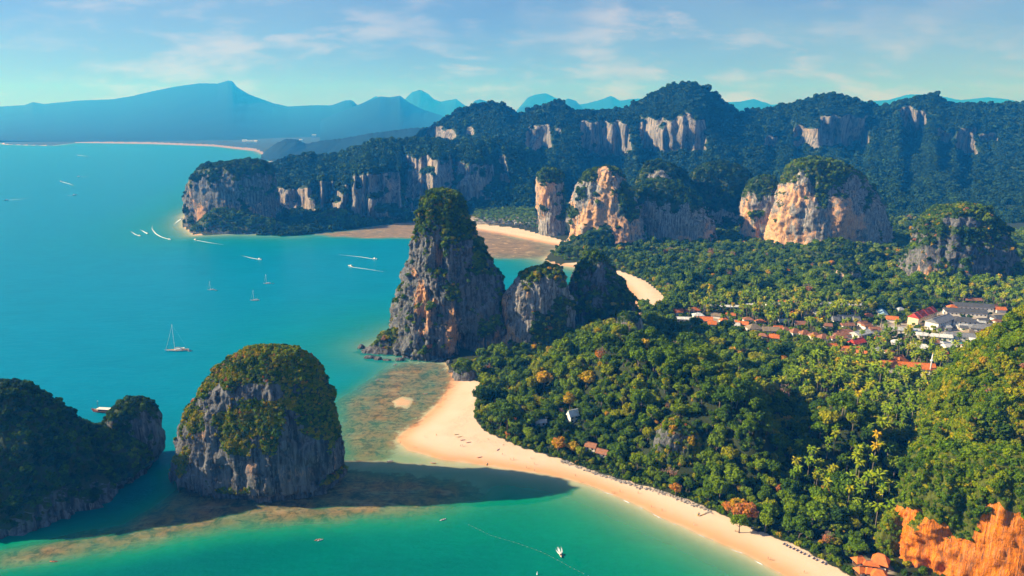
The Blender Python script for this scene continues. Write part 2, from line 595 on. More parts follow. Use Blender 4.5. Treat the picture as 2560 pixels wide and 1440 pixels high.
land_poly = np.concatenate([coast, [[-22000, 11000], [-22000, 26000], [24000, 26000], [24000, -400], [700, -400], [300, 200]]])
SAND = [(2060, 1495), (1966, 1440), (1871, 1389), (1776, 1346), (1660, 1296), (1560, 1248), (1480, 1214), (1390, 1190), (1300, 1176), (1200, 1162),
        (1100, 1148), (1020, 1126), (990, 1102), (996, 1088), (1050, 1052), (1092, 1012), (1115, 978), (1128, 948), (1160, 948), (1204, 958), (1192, 1005), (1186, 1050), (1212, 1086), (1300, 1124),
        (1400, 1152), (1480, 1181), (1560, 1205), (1640, 1228), (1741, 1264), (1867, 1323), (1997, 1374), (2117, 1442), (2220, 1495)]
SAND2 = [(1395, 660), (1440, 666), (1500, 676), (1545, 698), (1582, 735), (1590, 775), (1592, 792), (1640, 776), (1676, 766), (1650, 735), (1610, 704), (1560, 684), (1500, 668), (1440, 658)]
SAND3 = [(1185, 562), (1290, 573), (1350, 588), (1414, 606), (1404, 617), (1330, 602), (1250, 586), (1185, 575)]
SAND4 = [(190, 355), (380, 357), (540, 363), (640, 373), (668, 386), (640, 380), (540, 369), (380, 362), (190, 359)]
MUD = [(760, 583), (860, 577), (950, 563), (1030, 552), (1185, 572), (1250, 584), (1405, 616), (1372, 640), (1340, 648), (1240, 650), (1150, 628), (1080, 606), (1020, 598), (900, 598), (820, 592)]
REEF_A = [(835, 1005), (890, 965), (950, 925), (1010, 905), (1110, 900), (1130, 945), (1105, 985), (1050, 1040), (1000, 1080), (985, 1120), (960, 1150), (905, 1165), (860, 1160), (845, 1085)]
REEF_B = [(-60, 1370), (150, 1335), (300, 1300), (420, 1225), (420, 1180), (640, 1130), (870, 1165), (960, 1180), (1080, 1190), (1190, 1215), (1205, 1240), (1130, 1275),
          (1000, 1298), (850, 1312), (640, 1328), (480, 1352), (300, 1390), (100, 1425), (-60, 1450)]
SANDPATCH = [(985, 1000), (1030, 985), (1030, 1015), (1000, 1030)]
SANDBAR = [(850, 1157), (960, 1153), (1100, 1158), (1180, 1168), (1080, 1172), (900, 1166)]

# hills under the forest: pixel of the bare top, ground distance, half widths across / along, roundness
HILLS = [(1590, 880, 575, 40, 50), (1690, 915, 540, 34, 48), (1470, 925, 605, 44, 42), (1770, 968, 512, 28, 44), (1850, 1015, 482, 20, 36), (1690, 1075, 484, 26, 30), (1640, 985, 535, 48, 42),
         (2120, 1050, 476, 17, 30), (1330, 965, 630, 40, 30), (2070, 1085, 470, 12, 18), (1530, 855, 680, 40, 48)]
_hills = []
for hx, hy, hD, sx, sy in HILLS:
    p = P(hx, hy, hD)
    _hills.append((p[0], p[1], p[2], sx, sy))


def hill_z(X, Y):
    h = np.zeros_like(X)
    for cx, cy, cz, sx, sy in _hills:
        r2 = ((X - cx) / sx) ** 2 + ((Y - cy) / sy) ** 2
        h = np.maximum(h, 0) + 0
        b = cz * np.exp(-np.power(r2, 1.6) * 0.7)
        h = np.log(np.exp(h / 9.0) + np.exp(b / 9.0) - 1.0) * 9.0
    return h * (1.0 + 0.22 * fbm(X / 26.0, Y / 26.0, 0.3, 3))


def ground_z(X, Y, full=False):
    """Height of the ground (below zero under the sea) and its masks."""
    X = np.asarray(X, float); Y = np.asarray(Y, float)
    wob = 3.0 * fbm(X / 40.0, Y / 40.0, 0.5, 3) * np.clip(Y / 900.0, 0.5, 4)
    s = poly_sd(X, Y, land_poly)
    sw = s + wob * 0.6
    sand = np.full(X.shape, -1e9)
    for pl in (SAND, SAND2, SAND3, SAND4):
        sand = np.maximum(sand, poly_sd(X, Y, gpoly(pl)))
    reef = np.maximum(sstep(-26, 24, poly_sd(X, Y, gpoly(REEF_A)) + wob * 2.6), sstep(-22, 18, poly_sd(X, Y, gpoly(REEF_B)) + wob * 2.2))
    mud = sstep(-14, 22, poly_sd(X, Y, gpoly(MUD)) + wob * 1.5)
    far4 = sstep(-60, 10, poly_sd(X, Y, gpoly(SAND4)))
    _pc = G(1008, 1004); patch = sstep(1.5, 0.4, np.hypot((X - _pc[0]) / 9.0, (Y - _pc[1]) / 13.0) + 0.55 * fbm(X / 12, Y / 12, 6.6, 3))
    bar = sstep(-9, 7, poly_sd(X, Y, gpoly(SANDBAR)) + 0.5 * wob)
    # under the sea the bottom falls away, with shelves on the reefs and tidal flats
    o = np.maximum(-sw, 0)
    slope = np.where(Y < 520, 0.075, 0.05)
    deep = 9.0 * (1 - np.exp(-o * slope / 6.0))
    shelf = 0.52 + 0.45 * fbm(X / 16.0, Y / 16.0, 1.5, 4)
    deep = deep * (1 - reef) + reef * np.minimum(deep + 0.2, shelf)
    deep = deep * (1 - mud) + mud * np.minimum(deep, 0.05 + 0.30 * fbm(X / 60.0, Y / 120.0, 3.5, 3))
    deep = deep * (1 - 0.75 * bar)
    deep = deep - patch * (deep + 0.12)
    up = 3.6 * (1 - np.exp(-np.maximum(sw, 0) / 34.0))
    inland = sstep(2, 40, -sand) * sstep(0, 25, s)
    z = np.where(sw > 0, up, -np.where(patch > 0.3, deep, np.maximum(deep, 0.02)))
    z = z + inland * (2.0 + hill_z(X, Y) + 0.8 * fbm(X / 90.0, Y / 90.0, 0.2, 3))
    if not full: return z
    land = sstep(-3.0, 2.5, np.minimum(s, 1e9) * 0 + np.where(sand > -900, -sand, 1e6) * 1.0 + wob * 0.4) * np.where(sand < -25, sstep(-2.0, 1.0, sw), sstep(0, 6, s))
    hue = sstep(455, 760, Y + 0.35 * np.abs(np.minimum(X, 0)) + 30 * fbm(X / 200, Y / 200, 2.2, 3))
    return z, land, reef * (1 - patch) * (1 - bar), np.maximum(mud, 0.8 * far4), hue


NR, NC = 430, 500
rr = 150.0 * (24500.0 / 150.0) ** np.linspace(0, 1, NR)
th = np.radians(np.linspace(-52, 52, NC))
GX = rr[:, None] * np.sin(th)[None, :]
GY = rr[:, None] * np.cos(th)[None, :]
gz, gland, greef, gmud, ghue = ground_z(GX, GY, True)
YARDS = [(2290, 830, 70, 40), (2440, 800, 80, 50), (2420, 930, 14, 34), (2395, 960, 10, 22), (1760, 805, 60, 14), (2050, 850, 60, 12), (2270, 940, 30, 12), (2185, 1412, 11, 8), (1290, 550, 170, 60)]
gbare = np.zeros_like(GX)
for bx, by, ax, ay in YARDS:
    c = G(bx, by, 5.0)
    gbare = np.maximum(gbare, sstep(1.25, 0.75, np.hypot((GX - c[0]) / ax, (GY - c[1]) / ay) + 0.25 * fbm(GX / 15, GY / 15, 4.4, 3)))
gfaces = grid_faces(NR, NC)
gV = np.stack([GX, GY, gz], -1).reshape(-1, 3)
fz = gz.ravel()[gfaces].mean(1)
fl = gland.ravel()[gfaces].mean(1)
for nm, sel in (('seabed', fz < -0.01), ('beach', (fz >= -0.01) & (fl < 0.5)), ('ground', (fz >= -0.01) & (fl >= 0.5))):
    used = np.unique(gfaces[sel])
    remap = np.full(len(gV), -1); remap[used] = np.arange(len(used))
    me = mesh_arrays(nm, gV[used], remap[gfaces[sel]], True, [M_GROUND])
    for an, ar in (('elev', gz), ('land', gland), ('reef', greef), ('mud', gmud), ('bare', gbare)):
        fattr(me, an, ar.ravel()[used])
    tag(link(nm, me), kind='structure')
me = mesh_arrays('sea', np.stack([GX, GY, np.zeros_like(GX)], -1).reshape(-1, 3), gfaces, True, [M_WATER])
fattr(me, 'depth', np.clip(-gz, 0, 20).ravel())
fattr(me, 'hue', ghue.ravel())
tag(link('sea', me), kind='structure')

# ------------------------------------------------------------------ plants: one mesh of each kind, shared by all copies
def leaf_quads(C, N, size, rng, squash=1.0):
    """Small leaf sprays at points C facing N with jitter: verts, faces."""
    n = len(C)
    N = N + rng.normal(size=(n, 3)) * 0.55
    N /= np.linalg.norm(N, axis=1)[:, None]
    a = np.cross(N, rng.normal(size=(n, 3))); a /= np.linalg.norm(a, axis=1)[:, None]
    b = np.cross(N, a)
    s = (size * rng.uniform(0.65, 1.35, n))[:, None]
    k = rng.uniform(0.5, 1.0, n)[:, None] * squash
    tip = N * s * 0.25
    V = np.stack([C - a * s, C - b * s * k + tip, C + a * s, C + b * s * k + tip], 1).reshape(-1, 3)
    F = np.arange(4 * n).reshape(n, 4)
    return V, F


def ico(center, r, sub=1, squash=(1, 1, 1), rng=None, jit=0.0):
    bm = bmesh.new()
    bmesh.ops.create_icosphere(bm, subdivisions=sub, radius=1.0)
    V = np.array([v.co[:] for v in bm.verts]); F = [[v.index for v in f.verts] for f in bm.faces]
    bm.free()
    if jit: V *= (1 + rng.normal(size=(len(V), 1)) * jit)
    return V * np.array(squash) * r + np.array(center), F


def crown_mesh(name, seed, n_lumps=11, n_leaf=420, leaf=0.15, cz=0.0, flat=0.75, spread=0.62, core=True, core_r=0.66):
    rng = np.random.default_rng(seed)
    Ls = []
    for k in range(n_lumps):
        u = rng.normal(size=3); u /= np.linalg.norm(u); u[2] = abs(u[2]) * 0.95 - 0.12
        Ls.append((u * spread * rng.uniform(0.55, 1.25) * np.array([rng.uniform(.8, 1.2), rng.uniform(.8, 1.2), flat]), rng.uniform(0.17, 0.38)))
    Ls.append((np.array([0, 0, 0.1]), 0.55))
    Cs, Ns = [], []
    tot = sum(r * r for _, r in Ls)
    for c, r in Ls:
        m = int(n_leaf * r * r / tot * 1.7)
        d = rng.normal(size=(m, 3)); d /= np.linalg.norm(d, axis=1)[:, None]
        p = c + d * r * rng.uniform(0.82, 1.08, (m, 1))
        keep = np.ones(m, bool)
        for c2, r2 in Ls:
            if r2 is r: continue
            keep &= np.linalg.norm(p - c2, axis=1) > r2 * 0.9
        keep &= p[:, 2] > -0.42
        Cs.append(p[keep]); Ns.append(d[keep] + np.array([0, 0, 0.25]))
    C = np.concatenate(Cs); N = np.concatenate(Ns)
    V, F = leaf_quads(C, N, leaf, rng)
    V[:, 2] += cz
    nl = len(F)
    verts = [tuple(v) for v in V]; faces = [tuple(f) for f in F]
    lv = np.clip(0.5 + 0.35 * fbm(C[:, 0] * 2.2 + seed, C[:, 1] * 2.2, C[:, 2] * 2.2, 2) + rng.uniform(-0.25, 0.25, nl), 0, 1).tolist()
    if core:  # added dark blobs inside the leaf lumps, to block light through the crown
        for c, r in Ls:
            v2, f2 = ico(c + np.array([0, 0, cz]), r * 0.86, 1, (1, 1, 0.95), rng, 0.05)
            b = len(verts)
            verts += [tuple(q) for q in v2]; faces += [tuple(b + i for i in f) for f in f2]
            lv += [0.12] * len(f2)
    me = bpy.data.meshes.new(name)
    me.from_pydata(verts, [], faces)
    me.materials.append(M_LEAF)
    fattr(me, 'lv', lv, 'FACE')
    me.update()
    return me


def trunk_mesh(name, seed, h, r=0.07, limbs=5, reach=0.5, mat=None):
    rng = random.Random(seed)
    mb = MB()
    bend = (rng.uniform(-0.1, 0.1), rng.uniform(-0.1, 0.1))
    mb.tube([(0, 0, -0.3), (bend[0] * 0.3, bend[1] * 0.3, h * 0.45), (bend[0], bend[1], h)], [r * 1.25, r * 0.85, r * 0.55], 6)
    for k in range(limbs):
        an = 2 * math.pi * (k + rng.random() * 0.6) / limbs
        z0 = h * rng.uniform(0.55, 0.95)
        q = rng.uniform(0.7, 1.1) * reach
        mb.tube([(bend[0] * 0.8, bend[1] * 0.8, z0), (math.cos(an) * q * 0.5, math.sin(an) * q * 0.5, z0 + q * 0.35), (math.cos(an) * q, math.sin(an) * q, z0 + q * 0.8)],
                [r * 0.5, r * 0.33, r * 0.12], 5)
    return mb.mesh(name, mat or M_BARK, True)


def bare_twigs(name, seed, n=70):
    """Grey branching crown of a leafless tree with a thin haze of dry leaves."""
    rng = random.Random(seed); mb = MB()

    def grow(p, d, L, r, depth):
        q = p + d * L
        mb.tube([p, p + d * L * 0.5 + Vector((rng.uniform(-1, 1), rng.uniform(-1, 1), 0)) * L * 0.06, q], [r, r * 0.8, r * 0.6], 4, 0, False)
        if depth == 0: return
        for k in range(3 if depth > 1 else 4):
            nd = (d + Vector((rng.uniform(-1, 1), rng.uniform(-1, 1), rng.uniform(-0.3, 0.6))) * 0.75).normalized()
            grow(q, nd, L * 0.72, r * 0.58, depth - 1)
    grow(Vector((0, 0, 0)), Vector((0.03, 0, 1)), 0.9, 0.07, 4)
    return mb.mesh(name, M_TWIG, True)


M_TWIG = plain('dry_twigs', (0.34, 0.24, 0.19), 0.9, 0.1, 0.25, 2.0)


def palm_meshes(seed, h=3.2, n_fr=17):
    """Coconut palm, frond length 1, trunk height h: (trunk mesh, crown mesh)."""
    rng = random.Random(seed)
    lean = (rng.uniform(-0.25, 0.25), rng.uniform(-0.25, 0.25))
    tr = MB()
    tr.tube([(0, 0, -0.3), (lean[0] * 0.35, lean[1] * 0.35, h * 0.5), (lean[0], lean[1], h)], [0.075, 0.05, 0.04], 6)
    cr = MB(); lv = []
    for k in range(n_fr):
        an = k * 2.39996 + rng.uniform(-0.2, 0.2)
        el = 1.15 - 1.75 * (k / n_fr) + rng.uniform(-0.12, 0.12)
        L = rng.uniform(0.85, 1.1)
        ca, sa = math.cos(an), math.sin(an)
        pts = []; p = Vector((lean[0], lean[1], h)); e = el
        for s in range(6):
            pts.append(p.copy())
            p = p + Vector((ca * math.cos(e), sa * math.cos(e), math.sin(e))) * L / 5
            e -= 0.30
        side = Vector((-sa, ca, 0))
        wid = [0.05, 0.17, 0.22, 0.20, 0.14, 0.03]
        vs = []
        for s, q in enumerate(pts):
            w = wid[s]
            vs += [q + side * w + Vector((0, 0, -w * 0.55)), q, q - side * w + Vector((0, 0, -w * 0.55))]
        fs = []
        for s in range(5):
            for j in (0, 1):
                fs.append((s * 3 + j, s * 3 + j + 1, (s + 1) * 3 + j + 1, (s + 1) * 3 + j))
        cr.add(vs, fs); lv += [max(0.0, min(1.0, 0.75 - 0.6 * k / n_fr + rng.uniform(-0.2, 0.25)))] * len(fs)
    cv, cf = ico((lean[0], lean[1], h), 0.10, 1)
    cr.add(cv, cf); lv += [0.4] * len(cf)
    cm = cr.mesh('palm_crown', M_LEAF, False)
    fattr(cm, 'lv', lv, 'FACE')
    return tr.mesh('palm_trunk', M_PALMBARK, True), cm


def joined(name, meshes):
    """One mesh out of several (for the copies that make up a mass)."""
    bm = bmesh.new()
    mats = []
    for me in meshes:
        s = len(bm.faces)
        bm.from_mesh(me)
        bm.faces.ensure_lookup_table()
        for m in me.materials:
            if m not in mats: mats.append(m)
        for f in bm.faces[s:]: f.material_index = mats.index(me.materials[0])
    out = bpy.data.meshes.new(name)
    bm.to_mesh(out); bm.free()
    for m in mats: out.materials.append(m)
    return out


N_TREE = 6
CROWNS = [crown_mesh('tree_crown', 20 + k, 15 + (k % 3) * 5, 640, 0.105, 1.35 + 0.1 * (k % 3), (0.45, 0.85, 1.3, 0.6, 1.05, 0.75)[k], (0.78, 0.62, 0.56, 0.74, 0.66, 0.7)[k]) for k in range(N_TREE)]
TRUNKS = [trunk_mesh('tree_trunk', 40 + k, 1.25) for k in range(N_TREE)]
SPARSE_CROWNS = [crown_mesh('sparse_crown', 70 + k, 12, 300, 0.085, 1.35, 0.8, 0.66, False) for k in range(2)]
SPARSE_TWIGS = [bare_twigs('bare_branches', 80 + k) for k in range(2)]
PALMS = [palm_meshes(90 + k, 3.0 + 0.35 * k) for k in range(4)]
BUSHES = [crown_mesh('bush', 120 + k, 12, 330, 0.145, 0.22, 0.7, 0.6) for k in range(4)]
FARCROWNS = [crown_mesh('far_crown', 140 + k, 6, 110, 0.27, 0.55, 0.95, 0.55) for k in range(3)]


def proto_collection(name, meshes):
    c = bpy.data.collections.new(name)
    for k, me in enumerate(meshes):
        o = bpy.data.objects.new('%s_kind_%02d' % (name, k), me)
        c.objects.link(o)
    return c


PC_TREE = proto_collection('forest_tree', [joined('forest_tree', [CROWNS[k], TRUNKS[k]]) for k in range(N_TREE)] + [joined('sparse_tree', [SPARSE_CROWNS[k], SPARSE_TWIGS[k]]) for k in range(2)])
PC_PALM = proto_collection('grove_palm', [joined('grove_palm', list(PALMS[k])) for k in range(4)])
PC_BUSH = proto_collection('shrub', BUSHES)
PC_FAR = proto_collection('far_tree', FARCROWNS)
_groups = {}


def scatter_group(coll):
    if coll.name in _groups: return _groups[coll.name]
    ng = bpy.data.node_groups.new('scatter_' + coll.name, 'GeometryNodeTree')
    ng.interface.new_socket('Geometry', in_out='INPUT', socket_type='NodeSocketGeometry')
    ng.interface.new_socket('Geometry', in_out='OUTPUT', socket_type='NodeSocketGeometry')
    gi = ng.nodes.new('NodeGroupInput'); go = ng.nodes.new('NodeGroupOutput')
    ci = ng.nodes.new('GeometryNodeCollectionInfo')
    ci.inputs['Collection'].default_value = coll
    ci.inputs['Separate Children'].default_value = True
    ci.inputs['Reset Children'].default_value = True
    ip = ng.nodes.new('GeometryNodeInstanceOnPoints')
    ip.inputs['Pick Instance'].default_value = True

    def na(nm, dt):
        n = ng.nodes.new('GeometryNodeInputNamedAttribute')
        n.data_type = dt; n.inputs['Name'].default_value = nm
        return [o for o in n.outputs if o.enabled and o.name == 'Attribute'][0]
    L = ng.links.new
    L(gi.outputs[0], ip.inputs['Points']); L(ci.outputs[0], ip.inputs['Instance'])
    L(na('pick', 'INT'), ip.inputs['Instance Index'])
    er = ng.nodes.new('FunctionNodeEulerToRotation')
    L(na('turn', 'FLOAT_VECTOR'), er.inputs[0]); L(er.outputs[0], ip.inputs['Rotation'])
    L(na('size', 'FLOAT_VECTOR'), ip.inputs['Scale'])
    L(ip.outputs[0], go.inputs[0])
    _groups[coll.name] = ng
    return ng


def scatter(name, pts, radius, tint, pick, coll, parent=None, tall=None, tilt=None, rng=RNG):
    n = len(pts)
    me = bpy.data.meshes.new(name)
    me.vertices.add(n); me.vertices.foreach_set('co', np.asarray(pts, np.float32).ravel())
    a = me.attributes.new('pick', 'INT', 'POINT'); a.data.foreach_set('value', np.asarray(pick, np.int32))
    turn = np.zeros((n, 3), np.float32)
    turn[:, :2] = rng.normal(size=(n, 2)) * (0.13 if tilt is None else tilt); turn[:, 2] = rng.uniform(0, 6.283, n)
    a = me.attributes.new('turn', 'FLOAT_VECTOR', 'POINT'); a.data.foreach_set('vector', turn.ravel())
    sz = np.repeat(np.asarray(radius, np.float32)[:, None], 3, 1)
    sz[:, :2] *= rng.uniform(0.82, 1.22, (n, 2))
    sz[:, 2] *= rng.uniform(0.85, 1.25, n) if tall is None else tall
    a = me.attributes.new('size', 'FLOAT_VECTOR', 'POINT'); a.data.foreach_set('vector', sz.ravel())
    fattr(me, 'tint', tint)
    o = link(name, me, parent)
    md = o.modifiers.new('scatter', 'NODES')
    md.node_group = scatter_group(coll)
    o['kind'] = 'stuff'
    return o

# ------------------------------------------------------------------ limestone towers and crags
def grid_normals(V, wrap):
    du = (np.roll(V, -1, 1) - np.roll(V, 1, 1)) if wrap else np.gradient(V, axis=1)
    dv = np.gradient(V, axis=0)
    n = np.cross(dv, du)
    return n / (np.linalg.norm(n, axis=-1, keepdims=True) + 1e-9)


def sample_faces(V, F, w, n, rng):
    """n random points on quads F (N,4) of V, weighted by w x area; also the face index."""
    a, b, c, d = [V[F[:, k]] for k in range(4)]
    area = 0.5 * np.linalg.norm(np.cross(c - a, d - b), axis=1)
    p = area * w
    cum = np.cumsum(p)
    if cum[-1] <= 0: return np.zeros((0, 3)), np.zeros(0, int)
    i = np.minimum(np.searchsorted(cum, rng.uniform(0, cum[-1], n)), len(F) - 1)
    s, t = rng.uniform(0, 1, (2, n, 1))
    return (a[i] * (1 - s) * (1 - t) + b[i] * s * (1 - t) + c[i] * s * t + d[i] * (1 - s) * t), i


def crag(name, label, category, rows, D, deep=0.8, mat=None, nu=150, nv=130, amp=1.0, lobes=1.0, flute=1.0, notch=0.0, base_z=-3.0,
         cap=0.72, veg_n=(0.45, 0.75), patch=0.0, patch_side=0.0, warm=(), warm_base=0.0, dents=(), bush=2.6, bush_d=0.085, tint=(0.30, 0.14), dry=0.0,
         power=2.3, seed=1, turn=0.0, group=None, clear_low=4.0, flat=1.0, veg_spots=(), rock_spots=(), veg_fn=None):
    """A limestone body lofted from outline rows (pixel y, left x, right x at ground distance D), fluted, with shrubs as a part."""
    rng = np.random.default_rng(seed)
    rows = np.array(sorted(rows), float)
    ry, rw, rz_ = ray(0, rows[:, 0])[1:], None, None
    t = D / ry[0]
    zr = CAM_H + ry[1] * t
    xl = (rows[:, 1] - 1280) / FPX * t; xr = (rows[:, 2] - 1280) / FPX * t
    cx, a = (xl + xr) / 2, (xr - xl) / 2
    ztop = zr[0] + max(0.6, a[0] * 0.22)
    zs = np.concatenate([[ztop], zr]); cs = np.concatenate([[cx[0]], cx]); As = np.concatenate([[0.02], a])
    if zs[-1] > base_z:
        k = 0.25 * (As[-1] - As[-2]) / max(1e-3, (zs[-2] - zs[-1]))
        zs = np.append(zs, base_z); cs = np.append(cs, cs[-1]); As = np.append(As, As[-1] + min(3.0, max(-3.0, k * (zr[-1] - base_z))))
    # resample by arc length
    al = np.concatenate([[0], np.cumsum(np.hypot(np.diff(zs), np.diff(As)))])
    u = np.linspace(0, al[-1], nv)
    z1 = np.interp(u, al, zs); a1 = np.interp(u, al, As); c1 = np.interp(u, al, cs)
    for _ in range(3):
        for q in (z1, a1, c1): q[1:-1] = 0.25 * q[:-2] + 0.5 * q[1:-1] + 0.25 * q[2:]
    amax = a1.max()
    b1 = deep * amax * np.power(a1 / amax, 0.9)
    ph = np.linspace(0, 2 * math.pi, nu, endpoint=False)
    cu, su = np.cos(ph), np.sin(ph)
    e = 2.0 / power
    ex = np.sign(cu) * np.abs(cu) ** e; ey = np.sign(su) * np.abs(su) ** e
    X = c1[:, None] + a1[:, None] * ex[None, :]; Yl = b1[:, None] * ey[None, :]
    if turn:
        ox = X - c1[:, None]; X = c1[:, None] + ox * math.cos(turn) - Yl * math.sin(turn); Yl = ox * math.sin(turn) + Yl * math.cos(turn)
    Y = D + Yl
    Z = np.repeat(z1[:, None], nu, 1)
    ux, uy = cu[None, :], su[None, :]
    H = ztop - max(0.0, base_z)
    hf = np.clip((Z - max(0.0, base_z)) / H, 0, 1)
    fade = np.clip(a1 / (0.25 * amax), 0.15, 1)[:, None]
    S = np.clip(amax / 50.0, 0.25, 1.4)
    so = seed * 13.7
    disp = lobes * S * 6.0 * fbm(X / (34 * S) + so, Y / (34 * S), Z / (60 * S), 3)
    rid = 1 - np.abs(pn(X / (11 * S) + so, Y / (11 * S), Z / (95 * S)))
    disp += flute * S * 5.0 * (rid - 0.7)
    rid2 = 1 - np.abs(pn(X / 4.3 + so, Y / 4.3, Z / 42.0))
    disp += flute * np.minimum(S, 1) * 3.0 * (rid2 - 0.7)
    disp += amp * S * 2.3 * fbm(X / 6.0 + so, Y / 6.0, Z / 10.0, 5, 2.1, 0.6)
    disp += amp * S * 3.0 * sstep(0.1, 0.6, pn(X / 26 + so, Y / 26, Z / 17)) * sstep(1.0, 0.6, hf)
    disp *= fade
    if notch:
        disp -= notch * sstep(7.5 + 2.5 * pn(X / 14, Y / 14, 3.3), 2.5, Z)
    for (dx_, dy_, dw, dh, dd) in dents:
        q = P(dx_, dy_, D - deep * amax * 0.8)
        r = np.hypot((X - q[0]) / dw, (Z - q[2]) / dh) + 0.18 * fbm(X / 9, Z / 9, so, 3)
        disp -= dd * sstep(1.0, 0.55, r) * (uy < 0.3)
    X = X + ux * disp; Y = Y + uy * disp * min(1.0, deep + 0.2)
    Z = Z + fade * amp * 1.6 * S * fbm(X / 13 + so, Y / 13, 0.7, 3) * sstep(0.15, 0.5, hf)
    V = np.stack([X, Y, Z], -1)
    Nn = grid_normals(V, True)
    slope = fbm(X / 14 + so, Y / 14, Z / 14, 3)
    up = Nn[..., 2]
    veg = sstep(veg_n[0], veg_n[1], up + 0.22 * slope)
    capn = hf + 0.15 * fbm(X / 20 + so, Y / 20, Z / 45, 4) + 0.10 * up
    veg = np.maximum(veg, sstep(cap - 0.03, cap + 0.05, capn))
    if patch:
        pt = fbm(X / 30 + so + 40, Y / 30, Z / 24, 3) + 0.35 * up + patch_side * ux
        veg = np.maximum(veg, sstep(0.42 - patch, 0.58 - patch, pt))
    Dk = D - deep * amax * 0.8
    for (vx, vy, rw_, rh_) in veg_spots:
        q = P(vx, vy, Dk); veg = np.maximum(veg, (uy < 0.35) * sstep(1.1, 0.7, np.hypot((X - q[0]) / rw_, (Z - q[2]) / rh_) + 0.3 * fbm(X / 8, Z / 8, so, 3)))
    for (vx, vy, rw_, rh_) in rock_spots:
        q = P(vx, vy, Dk); veg = np.minimum(veg, 1 - (uy < 0.35) * sstep(1.1, 0.7, np.hypot((X - q[0]) / rw_, (Z - q[2]) / rh_) + 0.3 * fbm(X / 8, Z / 8, so, 3)))
    if veg_fn is not None: veg = np.maximum(veg, veg_fn(X, Y, Z))
    if clear_low: veg *= sstep(clear_low * 0.6, clear_low * 1.3, Z)
    wrm = np.full(X.shape, warm_base) + 0.0 * X
    for (wx, wy, rw_, rh_, wa) in warm:
        q = P(wx, wy, Dk); wrm = np.maximum(wrm, wa * (uy < 0.5) * sstep(1.3, 0.3, np.hypot((X - q[0]) / (rw_ * 1.3), (Z - q[2]) / (rh_ * 1.3)) + 0.75 * fbm(X / 7 + so, Y / 7, Z / 26, 4)))
    org = np.array([c1[-1], D, max(0.0, base_z)])
    F = grid_faces(nv, nu, True)
    me = mesh_arrays('rock', (V - org).reshape(-1, 3), F, True, [mat or M_ROCK])
    fattr(me, 'veg', veg.ravel()); fattr(me, 'warm', wrm.ravel())
    root = empty(name, org)
    tag(root, label, category, group)
    link('rock', me, root)
    Vf = V.reshape(-1, 3)
    vw = np.clip(veg.ravel()[F].mean(1) - 0.35, 0, 1)
    zf = Vf[F][:, :, 2].mean(1)
    vw *= (zf > 1.5)
    ar = 0.5 * np.linalg.norm(np.cross(Vf[F[:, 2]] - Vf[F[:, 0]], Vf[F[:, 3]] - Vf[F[:, 1]]), axis=1)
    n = int((ar * (vw > 0)).sum() * bush_d * (2.6 / bush) ** 2)
    pts, fi = sample_faces(Vf, F, vw, n, rng)
    if len(pts):
        nf = Nn.reshape(-1, 3)[F[fi, 0]]
        r = bush * rng.lognormal(0, 0.32, len(pts))
        pts = pts - nf * (0.25 * r)[:, None]
        tn = tint[0] + tint[1] * rng.normal(size=len(pts)) + 0.22 * fbm(pts[:, 0] / 16 + so, pts[:, 1] / 16, pts[:, 2] / 16, 3)
        dryv = rng.uniform(size=len(pts)) < dry * (0.6 + 0.8 * np.clip(fbm(pts[:, 0] / 20, pts[:, 1] / 20, pts[:, 2] / 20 + so, 2), 0, 1))
        tn = np.where(dryv, np.where(rng.uniform(size=len(pts)) < 0.8, rng.uniform(0.70, 0.84, len(pts)), rng.uniform(0.84, 0.99, len(pts))), np.clip(tn, 0.02, 0.74))
        scatter('shrubs', pts - org, r, tn, rng.integers(0, 4, len(pts)), PC_BUSH, root, rng=rng, tilt=0.3)
    return root, V


